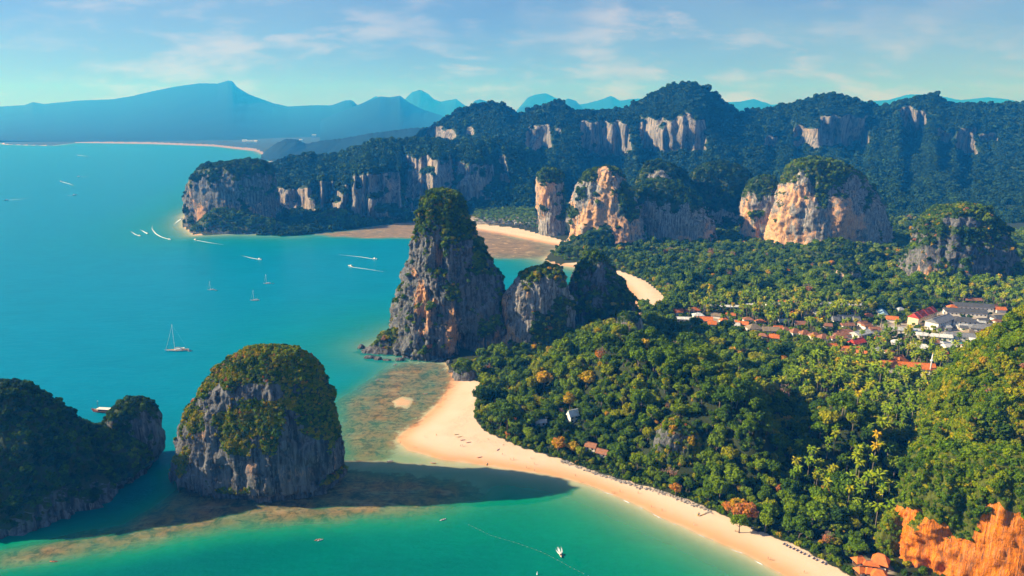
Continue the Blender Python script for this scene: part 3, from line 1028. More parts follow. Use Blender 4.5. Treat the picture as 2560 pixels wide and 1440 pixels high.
def ridge(name, label, category, crest, base, Dc, Db, cliffs=(), nu=260, nv=90, spur=60.0, spur_l=260.0, mat=None, tree=7.0, tree_d=0.010, tint=(0.14, 0.08), seed=1,
          rough=3.0, back=1.4, far=False, kind=None, group=None, gappy=0.0):
    """A mountain side: crest and foot given along the view, cliffs where the slope stands upright; trees as a part."""
    rng = np.random.default_rng(seed)
    so = seed * 7.7
    crest = np.array(crest, float); base = np.array(base, float)
    xs = np.linspace(crest[0, 0], crest[-1, 0], nu)
    yc = np.interp(xs, crest[:, 0], crest[:, 1]); yb = np.interp(xs, base[:, 0], base[:, 1])
    k = np.array([0.25, 0.5, 0.25])
    ycs = np.convolve(np.pad(yc, 1, 'edge'), k, 'valid')
    dc = np.interp(xs, crest[:, 0], np.broadcast_to(np.asarray(Dc, float), len(crest))) if np.ndim(Dc) else np.full(nu, float(Dc))
    if Db is None:
        q = G(xs, yb, 3.0); db = q[:, 1]
    else: db = np.full(nu, float(Db))
    pxm = FPX / dc
    jag = rough * pxm * fbm(xs / (16 * pxm) + so, 0.1, so, 4)
    v = np.linspace(0, 1, nv)
    PX = np.repeat(xs[None, :], nv, 0)
    _kw = max(5, nu // 12) | 1
    _gk = np.hanning(_kw + 2)[1:-1]; _gk /= _gk.sum()
    ysm = np.convolve(np.pad(ycs, _kw // 2, 'edge'), _gk, 'valid')
    cub = ((1 - v) ** 3)[:, None]
    PY = (ycs[None, :] * cub + ysm[None, :] * (1 - cub)) * (1 - v[:, None]) + yb[None, :] * v[:, None] - jag[None, :] * ((1 - v) ** 14)[:, None]
    w = np.full((nv, nu), 1.0)
    cl = np.zeros((nv, nu))
    wob = 9 * fbm(PX / 30 + so, PY / 60, so, 3)
    for (x0, x1, y0, y1) in cliffs:
        m = sstep(x0 - 6, x0 + 6, PX + wob) * sstep(x1 + 6, x1 - 6, PX + wob) * sstep(y0 - 6, y0 + 5, PY + wob * 1.3) * sstep(y1 + 5, y1 - 4, PY + wob * 0.7)
        cl = np.maximum(cl, m * sstep(-0.40 - gappy, 0.02 - gappy, fbm(PX / 34 + so + 3, PY / 26, so, 4)))
    w = 1 - 0.93 * cl
    cum = np.cumsum(w, 0); cum = (cum - cum[:1]) / (cum[-1:] - cum[:1])
    DD = dc[None, :] - (dc - db)[None, :] * cum
    Q = P(PX, PY, DD)
    env = np.sin(np.pi * np.clip(v, 0, 1))[:, None] ** 0.7
    shift = spur * env * (fbm(Q[..., 0] / spur_l + so, Q[..., 2] / (spur_l * 1.2), so, 4))
    shift += 0.09 * spur * env * fbm(Q[..., 0] / (spur_l * 0.15) + so, Q[..., 2] / (spur_l * 0.3), so, 3)
    Q = P(PX, PY, DD + shift)
    top = Q[0]
    bk = []
    for j, f in enumerate((0.25, 0.6, 1.0)):
        b = top.copy(); hh = np.maximum(top[:, 2] + 20, 10)
        b[:, 1] += hh * back * f; b[:, 0] *= 1 + (hh * back * f) / np.maximum(top[:, 1], 1)
        b[:, 2] = top[:, 2] - hh * f ** 1.2
        bk.append(b)
    V = np.concatenate([np.array(bk[::-1]), Q], 0)
    V[-1, :, 2] -= 6.0
    clf = np.concatenate([np.zeros((3, nu)), cl], 0)
    n_r = len(V)
    org = np.array([V[:, :, 0].mean(), V[-1, :, 1].mean(), 0.0])
    F = grid_faces(n_r, nu)
    me = mesh_arrays('slope', (V - org).reshape(-1, 3), F[:, ::-1], True, [mat or M_ROCK_FAR])
    fattr(me, 'veg', np.clip(1 - 1.15 * clf, 0, 1).ravel()); fattr(me, 'warm', np.zeros(V.shape[0] * nu))
    if far:
        o = link(name, me, None, org); me.name = name
        return tag(o, kind='structure')
    root = empty(name, org)
    tag(root, label, category, group, kind)
    link('slope', me, root)
    Vf = V.reshape(-1, 3)
    vw = np.clip(1 - 1.7 * clf.ravel()[F].max(1), 0, 1)
    vw[: 2 * (nu - 1)] = 0
    ar = 0.5 * np.linalg.norm(np.cross(Vf[F[:, 2]] - Vf[F[:, 0]], Vf[F[:, 3]] - Vf[F[:, 1]]), axis=1)
    n = int((ar * vw).sum() * tree_d)
    pts, fi = sample_faces(Vf, F, vw, n, rng)
    r = tree * rng.lognormal(0, 0.28, n)
    pts[:, 2] -= 0.2 * r
    tn = np.clip(tint[0] + tint[1] * rng.normal(size=n) + 0.10 * fbm(pts[:, 0] / 120 + so, pts[:, 2] / 120, so, 3), 0, 0.7)
    scatter('forest', pts - org, r, tn, rng.integers(0, 3, n), PC_FAR, root, rng=rng)
    return root

# ------------------------------------------------------------------ far mountains and ranges (the setting)
ridge('hill', None, None, [(-420, 300), (-150, 280), (0, 266), (60, 263), (82, 255), (110, 260), (200, 251), (280, 248), (330, 240), (390, 226), (440, 216), (500, 208), (545, 209),
      (570, 201), (582, 203), (592, 217), (620, 235), (680, 257), (720, 266), (780, 263), (830, 263), (862, 251), (880, 250), (900, 268), (960, 300)],
      [(-420, 352), (0, 350), (640, 362), (960, 362)], 15000, 7000, spur=500, spur_l=3500, nu=500, nv=60, mat=M_FAR, seed=3, rough=7, far=True)
ridge('hill', None, None, [(800, 300), (880, 268), (920, 252), (950, 241), (975, 243), (1000, 239), (1025, 258), (1060, 275), (1110, 290), (1180, 320), (1260, 345)],
      [(800, 360), (1260, 375)], 12000, 6200, spur=400, spur_l=1800, nu=300, nv=50, mat=M_FAR, seed=4, rough=6, far=True)
for sd, D_, pts_ in ((5, 19500, [(860, 290), (900, 262), (940, 240), (980, 258), (1010, 250), (1030, 230), (1050, 224), (1070, 234), (1085, 248), (1100, 254), (1140, 247), (1160, 262), (1200, 280), (1240, 290)]),
                     (6, 16500, [(1160, 290), (1186, 252), (1200, 248), (1225, 256), (1250, 280), (1290, 285), (1300, 268), (1330, 263), (1350, 280), (1390, 262), (1420, 246), (1440, 252), (1460, 275), (1500, 295)]),
                     (7, 20500, [(1280, 290), (1320, 243), (1340, 236), (1365, 233), (1390, 245), (1440, 262), (1470, 258), (1505, 248), (1528, 239), (1550, 252), (1580, 247), (1610, 246), (1660, 270), (1780, 280), (1800, 256), (1850, 254), (1885, 247), (1930, 262), (1965, 258), (2000, 280)]),
                     (8, 21500, [(2060, 285), (2150, 254), (2220, 250), (2270, 236), (2330, 236), (2400, 250), (2470, 243), (2520, 248), (2580, 262), (2700, 275), (2900, 290)])):
    ridge('hill', None, None, pts_, [(pts_[0][0], 320), (pts_[-1][0], 320)], D_, D_ - 2500, spur=400, spur_l=1500, nu=260, nv=30, mat=M_FAR, seed=sd, rough=9, far=True)
ridge('hill', None, None, [(640, 400), (665, 376), (690, 358), (715, 347), (740, 348), (765, 360), (800, 352), (860, 345), (920, 334), (980, 326), (1040, 319), (1090, 325), (1180, 330), (1260, 350)],
      [(640, 396), (700, 404), (800, 400), (1260, 410)], 4700, None, spur=90, spur_l=300, nu=260, nv=50, mat=M_FAR, seed=9, rough=5, far=True)
RANGE_CLIFFS = [(1068, 1108, 316, 352), (1098, 1138, 330, 354), (1165, 1185, 322, 340), (1318, 1378, 318, 376), (1392, 1404, 322, 340), (1455, 1576, 306, 392), (1600, 1762, 298, 376), (1715, 1730, 285, 300),
                (1912, 1945, 342, 366), (1985, 2052, 318, 370), (2048, 2172, 292, 366), (2252, 2312, 276, 334), (2350, 2380, 326, 354), (2392, 2440, 316, 384), (2450, 2492, 336, 352)]
ridge('mountain_range', None, None, [(1030, 352), (1066, 322), (1080, 312), (1110, 298), (1150, 276), (1200, 262), (1228, 257), (1262, 264), (1285, 284), (1300, 291), (1318, 284), (1345, 268), (1380, 257), (1408, 258),
      (1422, 272), (1440, 279), (1500, 279), (1560, 276), (1600, 252), (1640, 233), (1680, 215), (1705, 211), (1728, 206), (1745, 213), (1780, 232), (1820, 262), (1850, 283), (1880, 274), (1920, 270), (1965, 261), (2000, 255), (2040, 245), (2078, 237),
      (2120, 244), (2150, 253), (2165, 263), (2200, 267), (2225, 266), (2250, 254), (2280, 250), (2310, 243), (2338, 239), (2352, 250), (2365, 260), (2400, 262), (2480, 262), (2540, 260), (2620, 255), (2800, 262)],
      [(1030, 470), (1200, 500), (1420, 520), (1700, 540), (2000, 545), (2300, 560), (2800, 560)], 2750, None, RANGE_CLIFFS, nu=560, nv=120, spur=190, spur_l=420, tree=8.0, tree_d=0.0085, tint=(0.03, 0.05), seed=11, rough=3.0, kind='structure', gappy=0.38)
ridge('headland_ridge', None, None, [(640, 470), (680, 410), (700, 401), (740, 394), (765, 384), (800, 390), (850, 388), (880, 372), (905, 366), (950, 352), (1000, 350), (1060, 347), (1120, 350), (1180, 352), (1250, 350), (1330, 380), (1420, 440)],
      [(640, 584), (740, 586), (800, 578), (900, 566), (1010, 553), (1090, 548), (1190, 535), (1420, 535)], 2150, None,
      [(690, 790, 470, 530), (800, 872, 455, 545), (878, 1000, 435, 550), (1012, 1130, 395, 530), (1140, 1232, 410, 500), (1252, 1268, 395, 460)],
      nu=420, nv=110, spur=110, spur_l=230, tree=7.0, tree_d=0.011, tint=(0.12, 0.08), seed=12, rough=3.0, kind='structure', gappy=0.15)

# ------------------------------------------------------------------ crags
HEAD = dict(mat=M_ROCK, bush=4.2)
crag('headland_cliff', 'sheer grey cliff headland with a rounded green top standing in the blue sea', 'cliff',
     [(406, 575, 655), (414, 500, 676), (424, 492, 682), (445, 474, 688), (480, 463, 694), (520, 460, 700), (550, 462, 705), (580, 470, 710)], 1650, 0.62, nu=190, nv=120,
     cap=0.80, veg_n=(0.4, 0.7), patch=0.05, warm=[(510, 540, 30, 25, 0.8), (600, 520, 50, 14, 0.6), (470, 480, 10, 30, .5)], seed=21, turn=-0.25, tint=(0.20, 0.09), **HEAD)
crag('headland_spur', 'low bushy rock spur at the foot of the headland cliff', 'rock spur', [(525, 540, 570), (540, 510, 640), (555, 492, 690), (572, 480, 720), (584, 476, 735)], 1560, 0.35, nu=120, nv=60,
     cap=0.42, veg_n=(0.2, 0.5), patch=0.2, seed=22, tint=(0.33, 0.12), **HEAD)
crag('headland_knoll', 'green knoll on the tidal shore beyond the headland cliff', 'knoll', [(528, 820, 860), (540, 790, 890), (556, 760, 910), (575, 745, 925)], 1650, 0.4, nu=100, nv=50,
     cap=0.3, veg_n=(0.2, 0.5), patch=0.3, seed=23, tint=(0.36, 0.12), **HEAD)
MID = dict(mat=M_ROCK_WARM, bush=3.1)
crag('rock_pillar', 'slim square-shouldered limestone pillar standing alone behind the far tidal beach', 'rock pillar',
     [(424, 1356, 1394), (432, 1345, 1404), (450, 1341, 1409), (490, 1341, 1411), (540, 1347, 1412), (585, 1350, 1415), (600, 1350, 1417)], 1500, 0.8, nu=110, nv=110, cap=0.80,
     patch=0.02, patch_side=0.35, warm=[(1358, 480, 14, 40, 0.8), (1375, 465, 12, 14, 0.9)], seed=31, **MID)
crag('cliff', 'tall bright orange and white cliff with a narrow lit fin at its peak', 'cliff',
     [(417, 1510, 1532), (424, 1480, 1545), (440, 1462, 1556), (470, 1440, 1572), (500, 1428, 1588), (540, 1421, 1602), (580, 1418, 1615), (620, 1416, 1635), (640, 1414, 1645)], 1385, 0.55, nu=190, nv=150,
     cap=0.95, veg_n=(0.55, 0.8), patch=-0.05, patch_side=0.12, warm_base=0.04, warm=[(1520, 480, 16, 60, 1.0), (1500, 560, 60, 34, 1.0), (1530, 600, 30, 30, 0.9), (1440, 590, 26, 14, 0.9)],
     rock_spots=[(1515, 460, 16, 40)], veg_spots=[(1432, 535, 14, 14), (1480, 440, 30, 16), (1570, 500, 20, 40)], seed=32, turn=-0.35, **MID)
crag('cliff', 'long blue-grey streaked cliff wall under a wooded top', 'cliff',
     [(452, 1610, 1680), (470, 1585, 1715), (500, 1566, 1745), (530, 1556, 1768), (560, 1550, 1782), (600, 1545, 1788), (640, 1540, 1792)], 1420, 0.5, nu=190, nv=110,
     cap=0.60, veg_n=(0.4, 0.7), warm=[(1765, 590, 14, 20, 0.7), (1700, 600, 50, 10, 0.5)], seed=33, tint=(0.18, 0.08), mat=M_ROCK_WARM, bush=3.6, turn=-0.42)
crag('crag', 'wooded crag with a small bare rock face above the blue-grey cliff wall', 'crag', [(402, 1632, 1660), (412, 1612, 1684), (430, 1600, 1710), (470, 1590, 1735), (520, 1575, 1770)], 1560, 0.6, nu=110, nv=70,
     cap=0.4, patch=0.25, veg_n=(0.2, 0.5), rock_spots=[(1650, 455, 30, 26)], seed=34, tint=(0.16, 0.08), **MID)
crag('crag', 'dark wooded crag between the grey cliff wall and the broad orange cliff', 'crag', [(410, 1765, 1830), (425, 1740, 1860), (450, 1725, 1880), (500, 1710, 1900), (560, 1700, 1910)], 1600, 0.5, nu=110, nv=70,
     cap=0.3, patch=0.3, veg_n=(0.2, 0.5), seed=35, tint=(0.13, 0.08), **MID)
crag('crag', 'narrow crag leaning on the broad orange cliff', 'crag', [(443, 1892, 1935), (456, 1874, 1945), (490, 1862, 1950), (540, 1852, 1956), (590, 1850, 1962), (635, 1846, 1970)], 1400, 0.6, nu=110, nv=100,
     cap=0.74, patch=0.12, warm=[(1885, 590, 12, 24, 0.9), (1870, 540, 10, 30, 0.7)], seed=36, tint=(0.33, 0.12), **MID)
crag('cliff', 'broad domed cliff with orange and grey bands and a green crown', 'cliff',
     [(397, 2005, 2060), (404, 1990, 2100), (420, 1972, 2130), (445, 1958, 2155), (480, 1945, 2186), (515, 1932, 2208), (555, 1922, 2218), (600, 1915, 2224), (650, 1908, 2230)], 1370, 0.5, nu=220, nv=160,
     cap=0.91, veg_n=(0.52, 0.8), patch=-0.04, patch_side=0.2, warm_base=0.0, warm=[(2000, 490, 22, 18, 1.0), (1950, 560, 34, 26, 0.9), (1965, 610, 40, 26, 1.0), (2105, 560, 30, 40, 1.0), (2040, 610, 60, 10, 0.8)],
     rock_spots=[(2000, 480, 24, 18), (2010, 560, 50, 40), (2110, 560, 44, 46)], veg_spots=[(2080, 440, 46, 26), (1980, 440, 22, 20), (2060, 480, 12, 40)], dents=[(2035, 470, 7, 26, 12)], seed=37, turn=0.1, tint=(0.42, 0.12), **MID)
crag('crag', 'rounded limestone hill thick with scrub behind the hotel roofs', 'crag',
     [(514, 2385, 2440), (522, 2350, 2462), (540, 2325, 2482), (570, 2305, 2498), (610, 2290, 2508), (660, 2268, 2514), (705, 2255, 2520), (745, 2240, 2525)], 1060, 0.7, nu=170, nv=130,
     cap=0.62, veg_n=(0.3, 0.6), patch=0.22, rock_spots=[(2460, 680, 22, 30), (2330, 690, 8, 24), (2420, 560, 30, 8)], warm=[(2330, 700, 8, 24, 0.9)], seed=38, tint=(0.30, 0.13), dry=0.12, mat=M_ROCK, bush=3.0)
crag('crag', 'small pale rock knob rising from the trees below the orange cliff', 'crag', [(655, 2108, 2132), (668, 2098, 2142), (700, 2092, 2150), (745, 2086, 2160)], 1010, 0.8, nu=80, nv=60, cap=0.70, veg_n=(.4, .7), seed=39, warm=[(2118, 705, 9, 12, 0.8)], mat=M_ROCK_WARM, bush=2.4)
crag('knoll', 'wooded knoll with boulders between the two far beaches', 'knoll', [(574, 1496, 1520), (584, 1462, 1528), (602, 1432, 1534), (622, 1396, 1540), (640, 1375, 1545), (652, 1365, 1550)], 1310, 0.5, nu=110, nv=60,
     cap=0.2, veg_n=(0.1, 0.4), patch=0.4, rock_spots=[(1430, 632, 10, 6)], seed=40, tint=(0.34, 0.12), clear_low=7, **MID)
crag('forested_spur', 'green wooded spur at the foot of the broad orange cliff', 'spur', [(600, 2080, 2110), (612, 2040, 2160), (630, 2000, 2200), (655, 1960, 2230), (690, 1930, 2250)], 1180, 0.35, nu=110, nv=60,
     cap=0.1, veg_n=(0.1, 0.4), patch=0.5, seed=41, tint=(0.36, 0.13), mat=M_ROCK_WARM, bush=3.6)

# the three tall rocks by the white beach
crag('rock_tower', 'tall limestone tower with a green domed cap and a dark cave at its foot', 'rock tower',
     [(477, 1082, 1122), (484, 1062, 1138), (500, 1049, 1150), (530, 1037, 1163), (560, 1032, 1176), (590, 1029, 1190), (630, 1024, 1212), (670, 1016, 1230), (710, 1008, 1247), (750, 995, 1257),
      (790, 984, 1262), (830, 975, 1262), (862, 966, 1258)], 757, 0.78, nu=320, nv=280, cap=0.745, veg_n=(0.55, 0.8), patch=-0.10, patch_side=0.24, notch=2.5,
     warm=[(1050, 760, 7, 20, 0.85), (1065, 790, 9, 16, 0.9), (1130, 830, 8, 20, 0.9), (1115, 705, 4, 8, 0.7), (1030, 695, 4, 5, 0.8), (1245, 855, 8, 8, 0.9), (1095, 660, 5, 18, 0.75)],
     dents=[(1172, 862, 14, 17, 16), (1098, 655, 5, 22, 8), (1085, 870, 6, 14, 7), (1060, 850, 4, 10, 5)], veg_spots=[(1200, 640, 10, 30), (1140, 590, 16, 12)], seed=51, mat=M_ROCK, bush=2.2, bush_d=0.12, tint=(0.42, 0.13), dry=0.05)
crag('rock_headland', 'low scrubby rock point with boulders running into the sea from the tower foot', 'headland',
     [(818, 990, 1015), (832, 968, 1040), (850, 940, 1065), (868, 918, 1085), (880, 902, 1098)], 738, 0.42, nu=150, nv=70, cap=0.5, veg_n=(0.35, 0.6), patch=0.02, seed=52, mat=M_ROCK_DARK, bush=1.9, tint=(0.5, 0.14), dry=0.15, clear_low=6, lobes=1.6, amp=1.8, base_z=-3)
crag('rock_tower', 'stubby split limestone tower joined to the right of the tall one', 'rock tower',
     [(667, 1362, 1392), (674, 1330, 1404), (690, 1300, 1412), (715, 1274, 1418), (750, 1261, 1423), (800, 1258, 1428), (850, 1256, 1436), (885, 1252, 1446)], 735, 0.7, nu=200, nv=170, cap=0.90,
     veg_n=(0.45, 0.7), patch=0.12, patch_side=0.25, warm=[(1262, 790, 5, 14, 0.7), (1270, 860, 9, 16, 0.9), (1320, 740, 3, 4, 0.8), (1300, 860, 12, 10, 0.6)], rock_spots=[(1290, 780, 16, 34), (1360, 740, 12, 20)],
     veg_spots=[(1370, 830, 20, 26), (1400, 800, 8, 30), (1330, 690, 14, 8)], seed=53, mat=M_ROCK_WARM, bush=2.2, tint=(0.42, 0.15), dry=0.12, base_z=0)
crag('rock_peak', 'dark pointed peak with scrub on its shoulder in front of the sandy crescent', 'rock peak',
     [(629, 1474, 1492), (636, 1458, 1506), (660, 1444, 1518), (690, 1434, 1540), (715, 1428, 1562), (740, 1424, 1578), (770, 1422, 1590), (810, 1420, 1598), (860, 1415, 1610)], 775, 0.7, nu=180, nv=160, cap=0.86,
     veg_n=(0.35, 0.6), patch=0.26, rock_spots=[(1505, 690, 7, 12)], veg_spots=[(1545, 755, 18, 20), (1500, 800, 20, 18), (1465, 660, 8, 10)], seed=54, mat=M_ROCK, bush=2.4, tint=(0.34, 0.12), dry=0.04, base_z=0)
crag('pale_rock', 'small pale rock knob sticking out of the forest above the beach', 'rock knob', [(784, 1558, 1588), (795, 1545, 1600), (820, 1536, 1608), (850, 1528, 1614), (890, 1520, 1622)], 690, 0.75, nu=110, nv=90, cap=0.80, veg_n=(0.5, 0.75), patch=0.0, patch_side=.2,
     seed=55, mat=M_ROCK_WARM, bush=2.0, tint=(0.3, 0.12), base_z=20)
crag('rock_outcrop', 'scrub-covered rock outcrop with dry grey bushes above the sand', 'rock outcrop', [(1052, 1672, 1702), (1064, 1655, 1724), (1095, 1640, 1748), (1140, 1626, 1765), (1190, 1616, 1780), (1225, 1610, 1790)], 468, 0.7, nu=150, nv=110, cap=0.95, veg_n=(0.15, 0.5), patch=0.16,
     rock_spots=[(1660, 1205, 14, 5), (1700, 1215, 12, 4)], warm=[(1665, 1210, 14, 6, 0.7)], seed=56, mat=M_ROCK, bush=1.9, tint=(0.42, 0.16), dry=0.45, clear_low=3, base_z=0)
crag('shore_rock', 'rounded grey boulder bluff at the top end of the white beach', 'rock', [(905, 1150, 1172), (915, 1140, 1186), (930, 1134, 1196), (942, 1132, 1200)], 652, 0.9, nu=90, nv=50, cap=0.55, veg_n=(0.5, 0.8), seed=57, mat=M_ROCK, bush=1.8, tint=(0.4, 0.1), clear_low=3, base_z=0)

# the island in the bay and the dark headland on the left
island, islV = crag('rock_island', 'dome-shaped limestone island with golden-green scrub and an undercut base', 'island',
     [(877, 620, 745), (884, 592, 762), (900, 566, 782), (925, 541, 800), (955, 519, 814), (990, 497, 828), (1030, 470, 841), (1070, 452, 850), (1110, 440, 857), (1150, 432, 862), (1180, 430, 864)], 451, 0.50,
     nu=320, nv=260, cap=0.76, veg_n=(0.5, 0.75), patch=0.11, patch_side=-0.05, notch=8.0, dents=[(815, 1205, 8, 4, 6)],
     veg_spots=[(640, 1040, 20, 15), (580, 1080, 12, 16), (680, 1100, 7, 9), (560, 1050, 10, 10), (610, 1115, 6, 5), (800, 1060, 13, 26), (700, 1010, 26, 6)],
     rock_spots=[(690, 1185, 60, 10), (540, 1010, 10, 10), (640, 985, 18, 6), (520, 1130, 14, 14), (760, 1140, 16, 16)],
     warm=[(700, 1165, 22, 9, 0.2), (500, 1090, 4, 6, 0.8)], seed=61, mat=M_ROCK, bush=1.25, bush_d=0.15, tint=(0.56, 0.14), dry=0.14, base_z=-2, turn=-0.12, lobes=0.3, amp=0.85, flute=0.8)
# stalactites hanging from the undercut rim of the island
_sr = random.Random(8)
_nv, _nu = islV.shape[:2]
for _k in range(34):
    _c = int(_nu * _sr.uniform(0.55, 0.92))
    _z = _sr.uniform(6.5, 11.0)
    _r = int(np.argmin(np.abs(islV[:, _c, 2] - _z) + (islV[:, _c, 1] > 460) * 50))
    _p = Vector(islV[_r, _c]) - island.location
    _L = _sr.uniform(3.0, 7.5); _w = _sr.uniform(0.5, 1.1)
    MB().tube([_p + Vector((0, 0.6, 1.8)), _p + Vector((_sr.uniform(-.2, .2), -0.5, -_L * 0.4)), _p + Vector((_sr.uniform(-.3, .3), -0.6, -_L))], [_w, _w * 0.7, _w * 0.12], 7).build('stalactite', M_ROCK, island, smooth=True)
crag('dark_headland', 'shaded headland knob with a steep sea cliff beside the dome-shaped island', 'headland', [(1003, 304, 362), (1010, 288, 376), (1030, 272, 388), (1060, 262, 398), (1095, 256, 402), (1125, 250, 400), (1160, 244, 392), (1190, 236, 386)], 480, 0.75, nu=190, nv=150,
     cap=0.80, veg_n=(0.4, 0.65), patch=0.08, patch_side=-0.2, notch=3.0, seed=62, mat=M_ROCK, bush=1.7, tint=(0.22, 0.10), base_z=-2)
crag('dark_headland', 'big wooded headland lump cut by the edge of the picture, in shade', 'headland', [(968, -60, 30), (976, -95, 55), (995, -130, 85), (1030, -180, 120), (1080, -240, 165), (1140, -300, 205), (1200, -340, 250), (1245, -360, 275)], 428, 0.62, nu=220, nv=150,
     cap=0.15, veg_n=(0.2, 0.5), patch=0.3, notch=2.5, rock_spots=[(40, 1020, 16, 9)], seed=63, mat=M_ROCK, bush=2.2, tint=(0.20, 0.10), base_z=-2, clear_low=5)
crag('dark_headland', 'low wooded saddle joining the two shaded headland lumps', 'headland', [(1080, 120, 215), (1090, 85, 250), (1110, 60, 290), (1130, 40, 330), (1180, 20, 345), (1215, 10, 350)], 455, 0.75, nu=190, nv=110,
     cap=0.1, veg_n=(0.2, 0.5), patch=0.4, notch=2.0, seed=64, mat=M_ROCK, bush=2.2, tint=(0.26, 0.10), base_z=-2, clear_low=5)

# the near hill at the right edge: green slope over an orange cliff
crag('wooded_hill', 'steep sunlit hill thick with green scrub at the right edge', 'hill',
     [(690, 2760, 2860), (760, 2640, 3000), (812, 2560, 3120), (850, 2505, 3200), (900, 2450, 3280), (950, 2405, 3350), (1000, 2368, 3400), (1050, 2335, 3450), (1100, 2310, 3500), (1150, 2290, 3520), (1200, 2266, 3540), (1260, 2240, 3560)], 440, 0.42,
     nu=260, nv=170, cap=0.0, veg_n=(-1.0, -0.9), patch=0.5, seed=71, mat=M_ROCK_ORANGE, bush=2.1, bush_d=0.26, tint=(0.54, 0.10), dry=0.04, base_z=0, power=2.0, lobes=1.7, amp=1.6)
def _hang(X, Y, Z):
    """Where the hill's growth hangs over the orange cliff."""
    px_, py_, _ = visible(np.stack([X, Y, Z], -1).reshape(-1, 3))
    lim = np.interp(px_, [2240, 2262, 2290, 2330, 2360, 2392, 2428, 2450, 2470, 2500, 2530, 2600, 2800], [1262, 1268, 1280, 1300, 1310, 1346, 1352, 1300, 1264, 1262, 1284, 1300, 1310])
    return sstep(6, -8, (py_ - lim) + 14 * fbm(px_ / 26, py_ / 26, 0.3, 3)).reshape(X.shape)


crag('cliff', 'blazing orange cliff with grey drip streaks in the bottom corner', 'cliff',
     [(1165, 2500, 2780), (1185, 2380, 2920), (1215, 2325, 2975), (1300, 2305, 2995), (1400, 2296, 3006), (1490, 2290, 3012)], 328, 0.32,
     nu=300, nv=170, cap=2.0, veg_n=(0.6, 0.9), patch=-0.4, warm_base=0.42, veg_fn=_hang, amp=0.9, dents=[(2410, 1385, 3, 5, 5), (2480, 1330, 2.5, 7, 5), (2330, 1340, 5, 3, 3), (2300, 1400, 3, 6, 3), (2370, 1420, 2, 4, 4), (2530, 1290, 2, 8, 5), (2450, 1420, 4, 3, 3)], seed=72, mat=M_ROCK_ORANGE, bush=1.8, tint=(0.42, 0.12), base_z=0, power=3.4, flute=1.5, lobes=0.5, clear_low=0, turn=-0.55)
crag('rock_spur', 'bush-covered rock rib against the left edge of the orange cliff', 'rock spur', [(1290, 2215, 2262), (1310, 2205, 2270), (1350, 2198, 2274), (1400, 2194, 2278)], 362, 0.5, nu=90, nv=70, cap=0.0, veg_n=(-1, -0.9), patch=0.5, seed=73, mat=M_ROCK_ORANGE, bush=1.6, tint=(0.5, 0.1), base_z=0)

# ------------------------------------------------------------------ forest on the hills and flats
def in_poly(X, Y, pl): return poly_sd(X, Y, pl)


FOREST = gpoly([(1140, 935), (1200, 957), (1194, 1000), (1190, 1048), (1218, 1082), (1300, 1118), (1400, 1147), (1480, 1175), (1560, 1198), (1640, 1221), (1741, 1257), (1867, 1315), (1997, 1366), (2117, 1432), (2220, 1485), (2330, 1490)])
FOREST = np.concatenate([FOREST, [[520, 330], [900, 600], [1250, 1250], [1300, 1750]], gpoly([(1900, 560), (1560, 560), (1430, 600), (1375, 640), (1450, 655), (1560, 680), (1610, 700), (1655, 735), (1680, 766), (1640, 780), (1592, 796), (1420, 812), (1280, 880)])])
FLAT3 = gpoly([(1185, 562), (1290, 572), (1350, 588), (1340, 540), (1250, 515), (1180, 520)])


def jitter_grid(x0, x1, y0, y1, step, rng):
    gx, gy = np.meshgrid(np.arange(x0, x1, step), np.arange(y0, y1, step))
    gx = gx.ravel() + rng.uniform(-0.8, 0.8, gx.size) * step; gy = gy.ravel() + rng.uniform(-0.8, 0.8, gy.size) * step
    return gx, gy


frng = np.random.default_rng(99)
BUILD_FOOT = []      # (x, y, radius) kept clear; filled by the village plan
PALM_ZONES = [gpoly([(1930, 1000), (2080, 905), (2350, 905), (2400, 960), (2330, 1060), (2280, 1130), (2200, 1110), (2180, 1040), (2050, 1010)]),
              gpoly([(1700, 790), (1760, 765), (2000, 760), (2150, 775), (2200, 830), (2400, 880), (2420, 910), (2100, 900), (1960, 860), (1750, 830)]),
              gpoly([(1980, 1200), (2060, 1160), (2230, 1170), (2240, 1300), (2200, 1400), (2080, 1300), (1980, 1260)]),
              gpoly([(2300, 740), (2560, 720), (2560, 800), (2480, 790), (2330, 770)])]

# ------------------------------------------------------------------ village
SIGHT = []      # buildings in front of which only low trees grow
M_WALL = plain('white_plaster', (0.74, 0.71, 0.66), 0.8, 0.2, 0.12, 0.6)
M_CREAM = plain('cream_plaster', (0.72, 0.56, 0.36), 0.8, 0.2, 0.12, 0.6)
M_WOOD = plain('dark_wood', (0.13, 0.075, 0.045), 0.7, 0.3, 0.25, 2.0)
M_GLASS = plain('dark_window', (0.03, 0.04, 0.05), 0.15, 0.5, 0.1, 1.0)
M_STEEL = plain('painted_steel', (0.70, 0.72, 0.74), 0.4, 0.4, 0.08, 2.0)


def roof_mat(name, col, ribs=2.2):
    t = NT(name)
    v = t.coord()
    w = t.n('ShaderNodeTexWave'); w.inputs['Scale'].default_value = ribs; w.bands_direction = 'X'
    t.put(w.inputs['Vector'], v)
    n = t.noise(v, 0.5, 5, 0.65)
    c = t.mix(t.step(n, 0.3, 0.7), tuple(x * 0.7 for x in col), tuple(min(1, x * 1.15) for x in col))
    return t.done(t.bsdf(c, 0.65, 0.3, t.bump(w.outputs['Fac'], 0.4, 0.15)))


